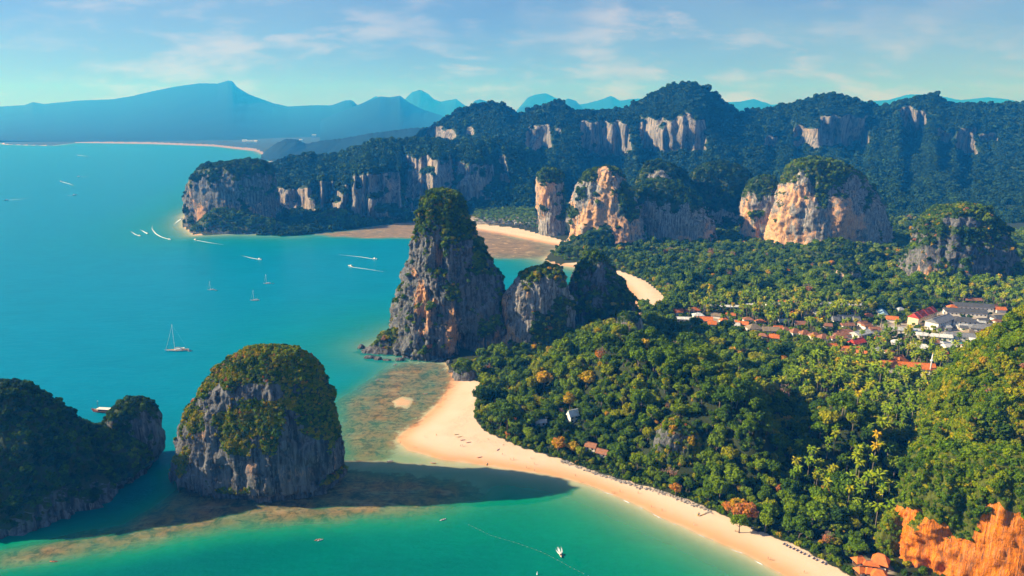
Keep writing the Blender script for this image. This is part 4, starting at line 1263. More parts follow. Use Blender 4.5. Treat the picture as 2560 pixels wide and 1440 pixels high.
ROOFS = {'orange': roof_mat('orange_roof_tiles', (0.62, 0.17, 0.035)), 'red': roof_mat('red_roof_tiles', (0.42, 0.05, 0.03)), 'grey': roof_mat('grey_roof_sheets', (0.20, 0.21, 0.23)),
         'dark': roof_mat('charcoal_roof_tiles', (0.085, 0.09, 0.10)), 'white': roof_mat('white_roof_sheets', (0.66, 0.67, 0.66)), 'blue': roof_mat('blue_roof_sheets', (0.30, 0.46, 0.58)),
         'pale': roof_mat('pale_grey_roof', (0.44, 0.46, 0.47)), 'brown': roof_mat('brown_shingle_roof', (0.30, 0.13, 0.07)), 'crimson': roof_mat('crimson_roof', (0.62, 0.06, 0.035)), 'thatch': roof_mat('thatch_roof', (0.24, 0.19, 0.13))}


def place_px(x, y, up=3.0):
    """Ground point under something seen at pixel (x, y) whose middle stands 'up' metres over the ground."""
    q = G(x, y, 6.0)
    for _ in range(4):
        z0 = float(ground_z(np.array([q[0]]), np.array([q[1]]))[0])
        q = G(x, y, z0 + up)
    return np.array([q[0], q[1], z0])


def house(px_, py_, L, W, h, rot, roof, label, rh=None, hip=False, wall=None, eave=0.9, group=None, storeys=1, windows=True, name='house', tiers=1):
    p = place_px(px_, py_, h * 0.6)
    rot = math.radians(rot)
    root = empty(name, p, rot)
    tag(root, label, 'building', group)
    wall = wall or M_WALL
    rh = rh or W * 0.30
    MB().box((0, 0, h / 2 - 0.5), (L, W, h + 1)).build('wall', wall, root)
    mb = MB()
    z = h - 0.05
    n = tiers
    for k in range(n):
        Lk = L / n
        xc = -L / 2 + Lk * (k + 0.5)
        zz = z + (0.5 if n > 1 and k % 2 else 0)
        a, b = Lk / 2 + (eave if n == 1 else 0.25), W / 2 + eave
        in_ = min(a * 0.75, b) if hip else 0.0
        th_ = 0.22
        vs = [(xc - a, -b, zz), (xc + a, -b, zz), (xc + a, b, zz), (xc - a, b, zz), (xc - a + in_, 0, zz + rh), (xc + a - in_, 0, zz + rh),
              (xc - a, -b, zz - th_), (xc + a, -b, zz - th_), (xc + a, b, zz - th_), (xc - a, b, zz - th_)]
        mb.add(vs, [(0, 1, 5, 4), (2, 3, 4, 5), (1, 2, 5), (3, 0, 4), (6, 7, 1, 0), (7, 8, 2, 1), (8, 9, 3, 2), (9, 6, 0, 3), (9, 8, 7, 6)])
    rf = mb.build('roof', ROOFS[roof], root)
    if not hip and n == 1:
        MB().box((0, 0, z + rh + 0.06), (L + 2 * eave, 0.5, 0.25)).build('ridge_cap', ROOFS[roof], rf)
    if windows:
        me = None
        for s in range(storeys):
            zc = h * (s + 0.55) / storeys
            k = max(2, int(L / 4.5))
            for j in range(k):
                xw = -L / 2 + L * (j + 0.5) / k
                if me is None:
                    me = MB().box((0, 0, 0), (1.6, 0.12, 1.5)).mesh('window', M_GLASS)
                for sgn in (-1,):
                    link('window', me, root, (xw, sgn * (W / 2 + 0.03), zc))
    BUILD_FOOT.append((p[0], p[1], max(W * 0.6, min(L, 14) * 0.5)))
    if L > 18:
        for q in (-0.33, 0.33): BUILD_FOOT.append((p[0] + math.cos(rot) * L * q, p[1] + math.sin(rot) * L * q, W * 0.6))
    SIGHT.append((p[0], p[1], (abs(math.cos(rot)) * L + abs(math.sin(rot)) * W) / 2 + 2.0))
    return root


house(2306, 792, 52, 12, 9, 38, 'red', 'long red-roofed hotel with stepped gables climbing away from the beach', rh=5.5, wall=M_CREAM, storeys=2, tiers=6)
house(2350, 806, 40, 15, 9, 34, 'grey', 'white hotel wing with a wide grey roof beside the red gables', rh=4.2, storeys=2)
house(2268, 828, 30, 10, 5, -18, 'pale', 'long pale grey shed roof at the front edge of the village, left half', rh=2.2)
house(2335, 842, 34, 11, 5, -18, 'white', 'long whitish shed roof at the front edge of the village, right half', rh=2.2)
house(2412, 782, 46, 13, 6, -14, 'dark', 'long charcoal-roofed block with a white ridge, front one of the pair', rh=3.4)
house(2432, 768, 44, 12, 6, -14, 'dark', 'long charcoal-roofed block with a white ridge, rear one of the pair', rh=3.4)
house(2408, 806, 26, 13, 7, -12, 'dark', 'charcoal hip-roofed house with white columns in the village middle', hip=True, rh=4, storeys=2)
house(2448, 822, 22, 11, 5, -16, 'grey', 'grey hip-roofed house just past the white columned one', hip=True, rh=3.6)
house(2492, 822, 22, 12, 6, -12, 'dark', 'charcoal hip roof nearest the wooded hill', hip=True, rh=4)
house(2508, 798, 26, 12, 5, 8, 'dark', 'charcoal roof in the village corner behind the hip roofs', rh=3.5)
house(2400, 842, 30, 12, 5, -14, 'grey', 'grey roof behind the swimming pool', rh=3.2)
house(2425, 836, 12, 11, 5, 5, 'thatch', 'thatched round-backed pavilion by the pool', hip=True, rh=4.5)
house(2448, 852, 18, 8, 4, -20, 'white', 'low white-roofed bar at the back of the pool', rh=1.2)
house(2420, 866, 11, 8, 4, 12, 'brown', 'brick-brown hut beside the pool', hip=True, rh=2.5)
house(2205, 784, 22, 9, 5, 72, 'blue', 'light blue roof standing end-on among the trees', rh=2.5)
house(2466, 866, 16, 7, 4, -20, 'white', 'small white roof at the lane below the hill', rh=1.2)
for k, (x_, y_) in enumerate(((2096, 846), (2103, 838), (2110, 831))):
    house(x_, y_, 20, 7, 4, 10, 'brown', ('nearest', 'middle', 'farthest')[k] + ' of three stepped terracotta roofs in a row', rh=2.4, hip=True)
house(2157, 811, 9, 7, 4, 20, 'brown', 'small terracotta hut, left of a pair, under palms', rh=2.8)
house(2166, 817, 9, 7, 4, 20, 'brown', 'small terracotta hut, right of a pair, under palms', rh=2.8)
house(2118, 815, 14, 7, 4, 5, 'brown', 'brown roof with white end wall behind the terracotta row', rh=2.6)
house(2152, 836, 24, 12, 5, 30, 'pale', 'broad pale roof with a white front among palms', rh=3)
house(2142, 858, 17, 9, 4, 28, 'crimson', 'vivid red gabled roof below the pale roof', rh=4)
house(2126, 872, 18, 5, 3.5, -6, 'orange', 'narrow orange roof behind the palms under the red gable', rh=1.6)
house(2152, 883, 11, 6, 3.5, -30, 'orange', 'small tilted orange roof right of the narrow one', rh=1.8)
house(2284, 866, 11, 8, 4, -25, 'pale', 'small pale tent roof, left of two', rh=3.2, hip=True)
house(2306, 871, 15, 9, 4, -20, 'white', 'white tent roof with pleats, right of two', rh=3.6, hip=True)
house(2266, 921, 48, 12, 6.5, -13, 'orange', 'long bright orange roof over white walls below the mast', rh=4.2, storeys=1)
house(2248, 908, 14, 10, 7, 40, 'orange', 'rounded orange roof bay at the end of the long orange building', hip=True, rh=4)
house(2245, 897, 9, 7, 4, 10, 'brown', 'small brown roof hiding behind the long orange building', rh=2.5)
cx = [(1963, 829), (1987, 832), (2011, 836), (2036, 842), (2058, 846)]
for k, (x_, y_) in enumerate(cx):
    house(x_, y_, 11, 8, 4, 15, 'brown', ('first', 'second', 'third', 'fourth', 'fifth')[k] + ' cottage from the left in the terracotta row', rh=4.2, hip=True, group='terracotta cottages in a row')
for k, (x_, y_) in enumerate(((2088, 803), (2101, 800), (2114, 803), (2127, 801), (2140, 804))):
    house(x_, y_, 7, 7, 4, 8, 'grey', ('first', 'second', 'third', 'fourth', 'fifth')[k] + ' from the left of the steep grey cottage roofs', rh=5.5, group='steep grey cottages')
house(1731, 778, 18, 9, 4, 20, 'orange', 'orange fan-shaped roof by the end of the sandy crescent', rh=3.5, hip=True)
house(1716, 800, 34, 7, 5, -8, 'white', 'long cream building at the left end of the village', rh=2)
house(1762, 803, 17, 10, 5, -8, 'orange', 'bright orange roof at the right end of the long cream building', rh=4)
house(1810, 803, 10, 7, 4, 10, 'orange', 'small faded orange roof in the palms', rh=3, hip=True)
house(1854, 812, 14, 8, 4, -24, 'orange', 'tilted orange roof with a white edge near the shaded forest', rh=3.2)
house(1884, 823, 16, 12, 5, 10, 'thatch', 'grey-green tent-shaped roof in the palms', rh=5, hip=True)
house(1926, 827, 18, 11, 4, -8, 'thatch', 'dull grey roof left of the terracotta row', rh=3.4)
house(1945, 823, 9, 6, 4, 0, 'orange', 'little orange roof peeping over the dull grey roof', rh=3)
house(1815, 768, 40, 7, 4, -4, 'white', 'long low white roof at the back of the palms', rh=1.6)
house(1885, 764, 20, 7, 4, -4, 'white', 'short white roof in the back row', rh=1.6)
house(1938, 762, 24, 8, 4.5, 4, 'pale', 'pale roof with an orange-tinged end in the back row', rh=2)
house(1965, 757, 18, 7, 4.5, 2, 'orange', 'orange-pink roof in the back row', rh=1.8)
house(2050, 762, 42, 8, 5, -2, 'pale', 'longest pale roof of the back row, left', rh=1.8)
house(2122, 764, 34, 8, 5, -2, 'white', 'white roof of the back row, right', rh=1.8)
house(2432, 752, 20, 8, 4, -6, 'brown', 'brown roof under the limestone hill', rh=2.4)

fill = random.Random(12)
for k in range(22):
    x_, y_ = fill.uniform(2352, 2505), fill.uniform(792, 862)
    if y_ > 905 - 0.0 * x_ or y_ > 850 and x_ > 2470: continue
    house(x_, y_, fill.uniform(7, 12), fill.uniform(5, 7), fill.uniform(3, 4.5), fill.uniform(-30, 30), rc_ := fill.choice(['dark', 'grey', 'white', 'pale', 'brown']), 'small ' + rc_ + ' roof squeezed between the large hotel roofs of the village', rh=1.8, windows=False, group='small village roofs')
# cottages spread through the palms
spots = [(1696, 782, 'orange'), (1745, 790, 'white'), (1780, 812, 'orange'), (1790, 790, 'thatch'), (1826, 790, 'orange'), (1838, 816, 'white'), (1870, 800, 'brown'), (1900, 806, 'orange'), (1908, 842, 'brown'), (1935, 846, 'orange'), (1960, 806, 'pale'), (1985, 786, 'orange'), (2000, 812, 'brown'), (2030, 802, 'orange'), (2046, 786, 'white'),
         (2068, 816, 'brown'), (2078, 868, 'orange'), (2100, 884, 'brown'), (2172, 792, 'orange'), (2186, 826, 'brown'), (2200, 852, 'orange'), (2192, 876, 'pale'), (2230, 800, 'orange'), (2240, 858, 'white'), (2250, 776, 'pale'), (2222, 882, 'brown'), (2350, 884, 'orange'), (2372, 868, 'white'), (2380, 770, 'orange'), (2480, 770, 'brown'), (2500, 776, 'orange'), (2530, 790, 'grey'), (2340, 858, 'brown')]
for k, (x_, y_, rc_) in enumerate(spots):
    near = min(((abs(x_ - a_) + 1.5 * abs(y_ - b_), nm) for nm, a_, b_ in (('long cream building', 1716, 800), ('grey-green tent roof', 1884, 823), ('terracotta cottage row', 2010, 838), ('steep grey cottages', 2114, 802), ('vivid red gable', 2142, 858), ('red-gabled hotel', 2306, 792), ('long orange roof', 2266, 921), ('charcoal blocks', 2420, 775))))[1]
    house(x_, y_, fill.uniform(8, 13), fill.uniform(6, 8.5), 4, fill.uniform(-28, 28), rc_, 'small %s roof of a cottage among palms near the %s' % ({'white': 'white', 'pale': 'pale grey', 'brown': 'brown', 'orange': 'orange', 'thatch': 'thatched', 'grey': 'grey'}[rc_], near), rh=fill.uniform(2.4, 3.6), hip=fill.random() < 0.5, windows=False, group='cottages among the palms')
# slim white mast with a ring
p = place_px(2324, 938, 0.5)
root = empty('mast', p)
tag(root, 'slim white mast with a ring platform and a golden tip beside the long orange roof', 'mast')
MB().tube([(0, 0, -0.5), (0, 0, 15), (0, 0, 22)], [0.75, 0.6, 0.35], 10).build('pole', M_STEEL, root, smooth=True)
MB().tube([(0, 0, 14.6), (0, 0, 15.1), (0, 0, 15.9), (0, 0, 16.3)], [0.7, 1.5, 1.5, 0.7], 12).build('platform', M_STEEL, root, smooth=True)
MB().tube([(0, 0, 22), (0, 0, 22.6), (0, 0, 24)], [0.55, 0.4, 0.05], 8).build('tip', plain('gold_paint', (0.6, 0.4, 0.08), 0.4, 0.5), root, smooth=True)
BUILD_FOOT.append((p[0], p[1], 4)); BUILD_FOOT.append((p[0] * 0.98, p[1] * 0.98, 7)); BUILD_FOOT.append((p[0] * 0.965, p[1] * 0.965, 7))

# swimming pool
p = place_px(2400, 858, 0.2)
root = empty('swimming_pool', p, -0.25)
tag(root, 'turquoise swimming pool at the front of the village', 'swimming pool')
MB().box((0, 0, 0.05), (20, 11, 0.5)).build('pool_deck', M_WALL, root)
MB().box((0, 0, 0.33), (16, 8, 0.1)).build('pool_water', plain('pool_water', (0.02, 0.42, 0.42), 0.1, 0.5), root)
for s in (0, 7, 14): BUILD_FOOT.append((p[0] * (1 - s / 700), p[1] - s, 11))

# houses inside the forest and the beach restaurant
house(1432, 1044, 7, 5, 6, 25, 'white', 'white house with a steep roof half hidden in the forest', rh=4.5, storeys=2, name='forest_house')
house(1352, 1058, 8, 4, 3.5, 8, 'pale', 'small white pavilion in the forest left of the white house', rh=1.8, name='forest_house')
house(1478, 1118, 7.5, 5, 3.2, -28, 'brown', 'terracotta bungalow roof between trees at the back of the sand', rh=2.6, name='forest_house')
house(1506, 1134, 7.5, 5, 3.2, -30, 'brown', 'brown bungalow roof right of the terracotta bungalow', rh=2.4, name='forest_house')


def pavilion(px_, py_, L, W, h, rh, rot, label):
    p = place_px(px_, py_, h + rh * 0.4)
    root = empty('restaurant_pavilion', p, math.radians(rot))
    tag(root, label, 'pavilion', 'orange-roofed beach restaurant pavilions')
    MB().box((0, 0, 0.1), (L * 0.95, W * 0.95, 0.6)).build('floor_deck', M_WOOD, root)
    post = MB().tube([(0, 0, 0.3), (0, 0, h)], 0.16, 8).mesh('post', M_WOOD)
    for sx in (-1, 0, 1):
        for sy in (-1, 1): link('post', post, root, (sx * L * 0.42, sy * W * 0.42, 0))
    MB().box((0, W * 0.40, h * 0.5), (L * 0.86, 0.2, h)).build('back_wall', M_WALL, root)
    win = MB().box((0, 0, 0), (1.2, 0.14, 1.3)).mesh('window', M_GLASS)
    MB().box((0, -W * 0.43, 0.9), (L * 0.86, 0.18, 1.1)).build('balustrade', M_WALL, root)
    for k in range(3): link('window', win, root, ((k - 1) * L * 0.26, W * 0.40 - 0.11, h * 0.55))
    a, b, n = L / 2 + 0.6, W / 2 + 0.6, min(L, W) * 0.42
    vs = [(-a, -b, h), (a, -b, h), (a, b, h), (-a, b, h), (-a + n, 0, h + rh), (a - n, 0, h + rh)] + [(-a, -b, h - .25), (a, -b, h - .25), (a, b, h - .25), (-a, b, h - .25)]
    rf = MB().add(vs, [(0, 1, 5, 4), (2, 3, 4, 5), (1, 2, 5), (3, 0, 4), (6, 7, 1, 0), (7, 8, 2, 1), (8, 9, 3, 2), (9, 6, 0, 3), (9, 8, 7, 6)]).build('roof', ROOFS['orange'], root)
    MB().box((0, 0, h + rh + 0.05), (max(0.4, 2 * (a - n)), 0.35, 0.25)).build('ridge_cap', ROOFS['brown'], rf)
    BUILD_FOOT.append((p[0], p[1], max(L, W) * 0.6)); BUILD_FOOT.append((p[0] * 0.98, p[1] - 9, max(L, W) * 0.6)); BUILD_FOOT.append((p[0] * 0.95, p[1] - 18, max(L, W) * 0.6))


pavilion(2149, 1396, 6.0, 5.0, 3.2, 2.4, 10, 'orange hip-roofed pavilion at the seaward back corner of the beach restaurant')
pavilion(2177, 1406, 7.5, 4.2, 3.0, 1.6, -14, 'low flat-pitched orange pavilion in the middle of the beach restaurant')
pavilion(2202, 1395, 8.0, 7.0, 3.6, 4.6, -35, 'tallest orange pavilion of the beach restaurant, against the cliff')
pavilion(2152, 1421, 4.6, 4.4, 3.0, 2.4, 14, 'small square orange pavilion with white front at the edge of the sand')
pavilion(2174, 1424, 4.6, 4.4, 3.0, 2.4, -8, 'small square orange pavilion between the white-fronted one and the big one')
pavilion(2198, 1430, 7.6, 7.2, 3.4, 3.0, -20, 'broad orange pavilion nearest the bottom edge of the picture')

# tiny buildings beyond the tidal beach and along the far shore
vr = random.Random(5)
for k in range(18):
    x_ = 1192 + k * 8.2 + vr.uniform(-3, 3); y_ = 549 + 0.055 * (x_ - 1190) + vr.uniform(-4, 4)
    house(x_, y_, vr.uniform(9, 18), vr.uniform(6, 9), 4, vr.uniform(-25, 25), vr.choice(['white', 'pale', 'grey', 'white', 'thatch']), ('leftmost' if k == 0 else 'rightmost' if k == 17 else 'low') + ' small house, one of a scatter on the flat behind the far tidal beach', rh=2, windows=False, group='houses behind the far tidal beach')
for k, (x_, y_, L_, h_) in enumerate(((572, 345, 60, 14), (588, 343, 40, 12), (612, 352, 46, 16), (625, 355, 60, 22), (640, 353, 34, 14), (785, 339, 50, 24), (752, 350, 30, 12), (840, 365, 50, 10), (862, 362, 30, 10), (872, 356, 26, 9))):
    house(x_, y_, L_, 24, h_, vr.uniform(-15, 15), 'white', 'pale building in the haze of the far shore', rh=4, windows=False, group='buildings on the hazy far shore')
o_ = P(1690, 1120, 462); BUILD_FOOT.append((o_[0], 462.0, 19.0))
gx, gy = jitter_grid(-60, 1100, 340, 1700, 4.7, frng)
keep = in_poly(gx, gy, FOREST) > 1.5
keep &= ~((gx > 0.56 * gy) & (gy < 372))
keep &= np.hypot((gx - 455) / 180.0, (gy - 440) / 74.0) > 1.0          # inside the wooded hill
keep &= frng.uniform(size=len(gx)) < np.clip(1.25 - gy / 2600.0, 0.45, 1.0)
gx, gy = gx[keep], gy[keep]
gzv = ground_z(gx, gy)
pp = np.stack([gx, gy, gzv], -1)
px, py, vis = visible(pp)
sel = vis & (gzv > np.where(gy > 850, 0.35, 0.8))
for bx, by, ax, ay in YARDS:
    c = G(bx, by, 5.0)
    sel &= (np.hypot((gx - c[0]) / ax, (gy - c[1]) / ay) > 1.0) | (frng.uniform(size=len(gx)) < 0.10)
for bx, by, br in BUILD_FOOT:
    sel &= np.hypot(gx - bx, gy - by) > br + 1.0
pp, px, py = pp[sel], px[sel], py[sel]
n = len(pp)
palmz = np.zeros(n)
for pl, dens in zip(PALM_ZONES, (0.72, 0.55, 0.40, 0.35)):
    palmz = np.maximum(palmz, dens * sstep(-8, 8, poly_sd(pp[:, 0], pp[:, 1], pl)))
is_palm = frng.uniform(size=n) < palmz
nz = fbm(pp[:, 0] / 32, pp[:, 1] / 32, 0.4, 3)
tintv = np.clip(0.45 + 0.18 * nz + 0.12 * frng.normal(size=n), 0.05, 0.71)
far_dim = sstep(650, 1000, pp[:, 1])
tintv = np.clip(tintv - 0.04 * far_dim, 0.05, 0.7)
u = frng.uniform(size=n)
dryz = np.clip(fbm(pp[:, 0] / 45 + 9, pp[:, 1] / 45, 2.4, 2), 0, 1)
tintv = np.where(u < 0.006 + 0.06 * dryz, frng.uniform(0.72, 0.92, n), tintv)
sparse = (u > 0.989) & ~is_palm
tintv = np.where(sparse, frng.uniform(0.93, 1.0, n), tintv)
rad = np.clip(3.3 * frng.lognormal(0, 0.42, n), 1.5, 8.5) * (1 + 0.15 * far_dim) * np.where(pp[:, 1] > 1080, 0.75, 1.0)
vil = np.zeros(n)
for pl in (gpoly([(1680, 790), (1720, 745), (2150, 745), (2560, 740), (2560, 800), (2420, 910), (2240, 950), (2100, 895), (1960, 862), (1760, 835)]),): vil = np.maximum(vil, sstep(-10, 10, poly_sd(pp[:, 0], pp[:, 1], pl)))
rad = rad * (1 - 0.30 * vil)
rad = np.where(pp[:, 1] < 470, rad * 0.92, rad)
for hx_, hy_, hw_ in SIGHT:
    dl = math.hypot(hx_, hy_); ex_, ey_ = -hx_ / dl, -hy_ / dl
    al = (pp[:, 0] - hx_) * ex_ + (pp[:, 1] - hy_) * ey_; la = np.abs((pp[:, 0] - hx_) * ey_ - (pp[:, 1] - hy_) * ex_)
    hit = (al > 0) & (al < 34) & (la < hw_)
    rad = np.where(hit, np.minimum(rad, 1.3 + 0.055 * al), rad)
    is_palm &= ~(hit & (al < 30) & (frng.uniform(size=n) < 0.75))
pickv = np.where(sparse, N_TREE + frng.integers(0, 2, n), frng.integers(0, N_TREE, n))
tallv = np.clip(frng.uniform(0.7, 1.25, n) + 0.35 * fbm(pp[:, 0] / 17, pp[:, 1] / 17, 7.7, 2), 0.5, 1.7)
rotv = frng.uniform(0, 6.283, n)

# named colourful trees seen one by one in the photograph: pixel of the crown middle, kind, radius, tint
SPECIAL = [(1360, 965, 'yellow', 8.5, 0.82, 'golden yellow-leaved tree, the leftmost of the golden trees above the beach'), (1425, 1000, 'yellow', 7.0, 0.80, 'golden tree low in the forest between the two larger golden ones'),
           (1465, 990, 'yellow', 8.0, 0.79, 'wide golden-green tree right of the other golden trees'), (1560, 968, 'bare', 6.0, 0.97, 'pinkish dry tree standing above the green canopy near the golden trees'),
           (1495, 1010, 'bare', 5.5, 0.90, 'tan half-bare tree just right of the golden trees'), (1865, 1275, 'rust', 8.0, 0.915, 'large rust-red tree beside the sand'), (1822, 1262, 'rust', 4.5, 0.885, 'small orange tree leaning against the rust-red tree'),
           (1960, 985, 'bare', 7.5, 0.985, 'tall grey leafless tree above the palm grove'), (2060, 1003, 'bare', 5.5, 0.94, 'pink-brown rounded dry tree in front of the palms'), (1395, 1105, 'rust', 7.0, 0.86, 'broad flat-topped olive and rust tree by the sand'),
           (1850, 1305, 'green', 5.5, 0.52, 'round bright green tree on the sand in front of the rust-red tree'), (1915, 1300, 'green', 6.0, 0.56, 'yellow-green round tree at the back of the sand right of the rust-red one'), (1690, 1218, 'rust', 4.5, 0.88, 'small brown-orange bush tree by the pink rock foot'),
           (2035, 1275, 'green', 9.0, 0.48, 'big spreading bright green tree behind the lower beach'), (1595, 1150, 'green', 5.5, 0.57, 'upright light green tree next to the stone bank'), (1430, 1110, 'rust', 5.5, 0.80, 'ochre tree beside the flat-topped rust one'), (1960, 895, 'rust', 5.5, 0.87, 'orange-brown tree in the shaded dip beyond the ridge')]
spec_pos = []
for sx, sy, kd, r, tn, lab in SPECIAL:
    q = G(sx, sy, 9.0)
    for _ in range(14):
        z0 = float(ground_z(np.array([q[0]]), np.array([q[1]]))[0])
        q = G(sx, sy, z0 + r * 1.35)
    z0 = float(ground_z(np.array([q[0]]), np.array([q[1]]))[0])
    spec_pos.append((q[0], q[1], z0, r))
for x_, y_, z_, r_ in spec_pos:
    d = np.hypot(pp[:, 0] - x_, pp[:, 1] - y_)
    tooclose = (d < r_ * 0.8) | ((d < r_ * 1.8) & (pp[:, 1] < y_) & (np.abs(pp[:, 0] - x_) < r_ * 0.8))
    rad = np.where(tooclose, 0, rad)
alive = rad > 0
pp, px, py, is_palm, tintv, rad, pickv, tallv, rotv, sparse = [q[alive] for q in (pp, px, py, is_palm, tintv, rad, pickv, tallv, rotv, sparse)]
n = len(pp)


def make_tree(name, p, r, tall, rz, crown, trunk, tn, label, cat, group):
    root = empty(name, p, rz)
    root.scale = (r, r, r * tall)
    tag(root, label, cat, group)
    c = link('crown', crown, root); c['tint'] = float(tn)
    link('trunk', trunk, root)
    return root


for (sx, sy, kd, r, tn, lab), (x_, y_, z_, _) in zip(SPECIAL, spec_pos):
    k = len(lab) % 6
    if kd == 'bare': make_tree('dry_tree', (x_, y_, z_), r, 1.0, k, SPARSE_CROWNS[k % 2], SPARSE_TWIGS[k % 2], tn, lab, 'tree', None)
    else: make_tree('broadleaf_tree', (x_, y_, z_), r, 0.95 if kd != 'rust' else 0.8, k, CROWNS[k], TRUNKS[k], tn, lab, 'tree', None)

MARKS = [('white house in the forest', 1432, 1042), ('terracotta bungalow', 1490, 1125), ('rust-red tree', 1865, 1275), ('golden trees', 1410, 985), ('scrubby rock outcrop', 1695, 1130), ('beach restaurant', 2175, 1410),
         ('orange cliff', 2270, 1290), ('pale rock knob', 1570, 840), ('boulder bluff atop the beach', 1165, 930), ('stone bank', 1640, 1240), ('pink-brown dry tree', 2060, 1003), ('grey leafless tree', 1960, 985), ('white mast', 2324, 915),
         ('long orange roof', 2260, 920), ('terracotta cottage row', 2010, 838), ('steep grey cottages', 2115, 802), ('red-gabled hotel', 2306, 792), ('long cream building', 1716, 800), ('yellow kayaks', 1752, 1286), ('big spreading green tree', 2035, 1275), ('wooded hill', 2330, 1080)]


def where(x_, y_):
    nm, mx_, my_ = min(MARKS, key=lambda q_: (q_[1] - x_) ** 2 + (1.3 * (q_[2] - y_)) ** 2)
    ddx, ddy = x_ - mx_, y_ - my_
    far_ = 'close ' if math.hypot(ddx, ddy) < 55 else ''
    if abs(ddx) > 2.2 * abs(ddy): d_ = 'right of' if ddx > 0 else 'left of'
    elif abs(ddy) > 2.2 * abs(ddx): d_ = 'below' if ddy > 0 else 'above'
    else: d_ = ('below' if ddy > 0 else 'above') + ' and ' + ('right of' if ddx > 0 else 'left of')
    return far_ + d_ + ' the ' + nm


inframe = (px > 0) & (px < 2560) & (py > 0) & (py < 1440)
dist = np.hypot(pp[:, 0], pp[:, 1])
# the largest in view become trees of their own: nearest first, by apparent crown size
score = np.where(inframe & ~is_palm, rad / dist, -1)
solo = np.argsort(-score)[:270]
scorep = np.where(inframe & is_palm, 1.0 / dist, -1)
solo_p = np.argsort(-scorep)[:min(280, int((is_palm & inframe).sum()))]
taken = np.zeros(n, bool)
for i in solo:
    taken[i] = True
    tn = tintv[i]
    if sparse[i]:
        make_tree('dry_tree', pp[i], rad[i], tallv[i], rotv[i], SPARSE_CROWNS[pickv[i] - N_TREE], SPARSE_TWIGS[pickv[i] - N_TREE], tn, 'dry grey-brown tree ' + where(px[i], py[i]), 'tree', 'dry trees in the forest')
        continue
    w_ = where(px[i], py[i])
    if tn > 0.71: lab, grp = 'olive to rust-leaved forest tree ' + w_, 'rust and olive forest trees'
    elif tn > 0.47: lab, grp = 'bright green forest tree ' + w_, 'bright green forest trees'
    elif tn > 0.30: lab, grp = 'mid green forest tree ' + w_, 'mid green forest trees'
    else: lab, grp = 'dark green forest tree ' + w_, 'dark green forest trees'
    if rad[i] > 5.6: lab = 'large ' + lab
    make_tree('broadleaf_tree', pp[i], rad[i], tallv[i], rotv[i], CROWNS[pickv[i]], TRUNKS[pickv[i]], tn, lab, 'tree', grp)
prad = np.clip(3.6 * frng.lognormal(0, 0.15, n), 2.6, 5.0)
ptall = frng.uniform(0.95, 1.45, n)
ptint = np.clip(0.56 + 0.10 * frng.normal(size=n), 0.3, 0.8)
for i in solo_p:
    taken[i] = True
    k = int(pickv[i]) % 4
    lower = py[i] > 1130
    make_tree('palm_tree', pp[i], prad[i], ptall[i], rotv[i], PALMS[k][1], PALMS[k][0], ptint[i], ('tall ' if ptall[i] > 1.25 else 'short ' if ptall[i] < 1.08 else '') + ('yellowish ' if ptint[i] > 0.63 else 'dark green ' if ptint[i] < 0.5 else '') + 'coconut palm ' + where(px[i], py[i]),
              'palm tree', 'coconut palms')
m = ~taken & ~is_palm
fo = scatter('forest', pp[m], rad[m], tintv[m], pickv[m], PC_TREE, rng=frng)
tag(fo, 'dense green forest covering the hill and the flats behind the beach', 'forest', kind='stuff')
m = ~taken & is_palm
if m.sum():
    fo = scatter('palm_grove', pp[m], prad[m], ptint[m], pickv[m] % 4, PC_PALM, rng=frng, tall=ptall[m])
    tag(fo, 'far part of the coconut palm grove around the village', 'palm grove', kind='stuff')
# small leaf masses between and on the crowns, so that the canopy closes unevenly
_cn = int(0.8 * m.shape[0])
ci = frng.choice(np.nonzero(~is_palm & (pp[:, 1] < 900))[0], min(_cn, 7000))
cr_ = rad[ci]
cp = pp[ci] + np.stack([frng.normal(size=len(ci)) * cr_ * 0.75, frng.normal(size=len(ci)) * cr_ * 0.75, cr_ * frng.uniform(0.5, 1.75, len(ci))], -1)
fo = scatter('canopy_foliage', cp, np.clip(cr_ * frng.uniform(0.22, 0.55, len(ci)), 0.7, 3.0), np.clip(tintv[ci] + 0.12 * frng.normal(size=len(ci)), 0.05, 0.84), frng.integers(0, 4, len(ci)), PC_BUSH, rng=frng, tilt=0.4)
tag(fo, 'small leafy branches and creepers filling the forest canopy', 'foliage', kind='stuff')
# undergrowth filling the gaps between trunks
gx, gy = jitter_grid(-60, 700, 340, 1000, 4.6, frng)
k2 = (in_poly(gx, gy, FOREST) > -1.0) & (np.hypot((gx - 455) / 180.0, (gy - 440) / 74.0) > 1.0)
for bx, by, br in BUILD_FOOT: k2 &= np.hypot(gx - bx, gy - by) > br
for bx, by, ax, ay in YARDS:
    c = G(bx, by, 5.0); k2 &= (np.hypot((gx - c[0]) / ax, (gy - c[1]) / ay) > 1.0)
gx, gy = gx[k2], gy[k2]
q = np.stack([gx, gy, ground_z(gx, gy)], -1)
_, _, vis = visible(q); q = q[vis]
fo = scatter('undergrowth', q, np.clip(2.3 * frng.lognormal(0, 0.3, len(q)), 1.0, 4.0), np.clip(0.28 + 0.16 * frng.normal(size=len(q)), 0.02, 0.72), frng.integers(0, 4, len(q)), PC_BUSH, rng=frng)
tag(fo, 'shrubs and undergrowth between the forest trees', 'undergrowth', kind='stuff')
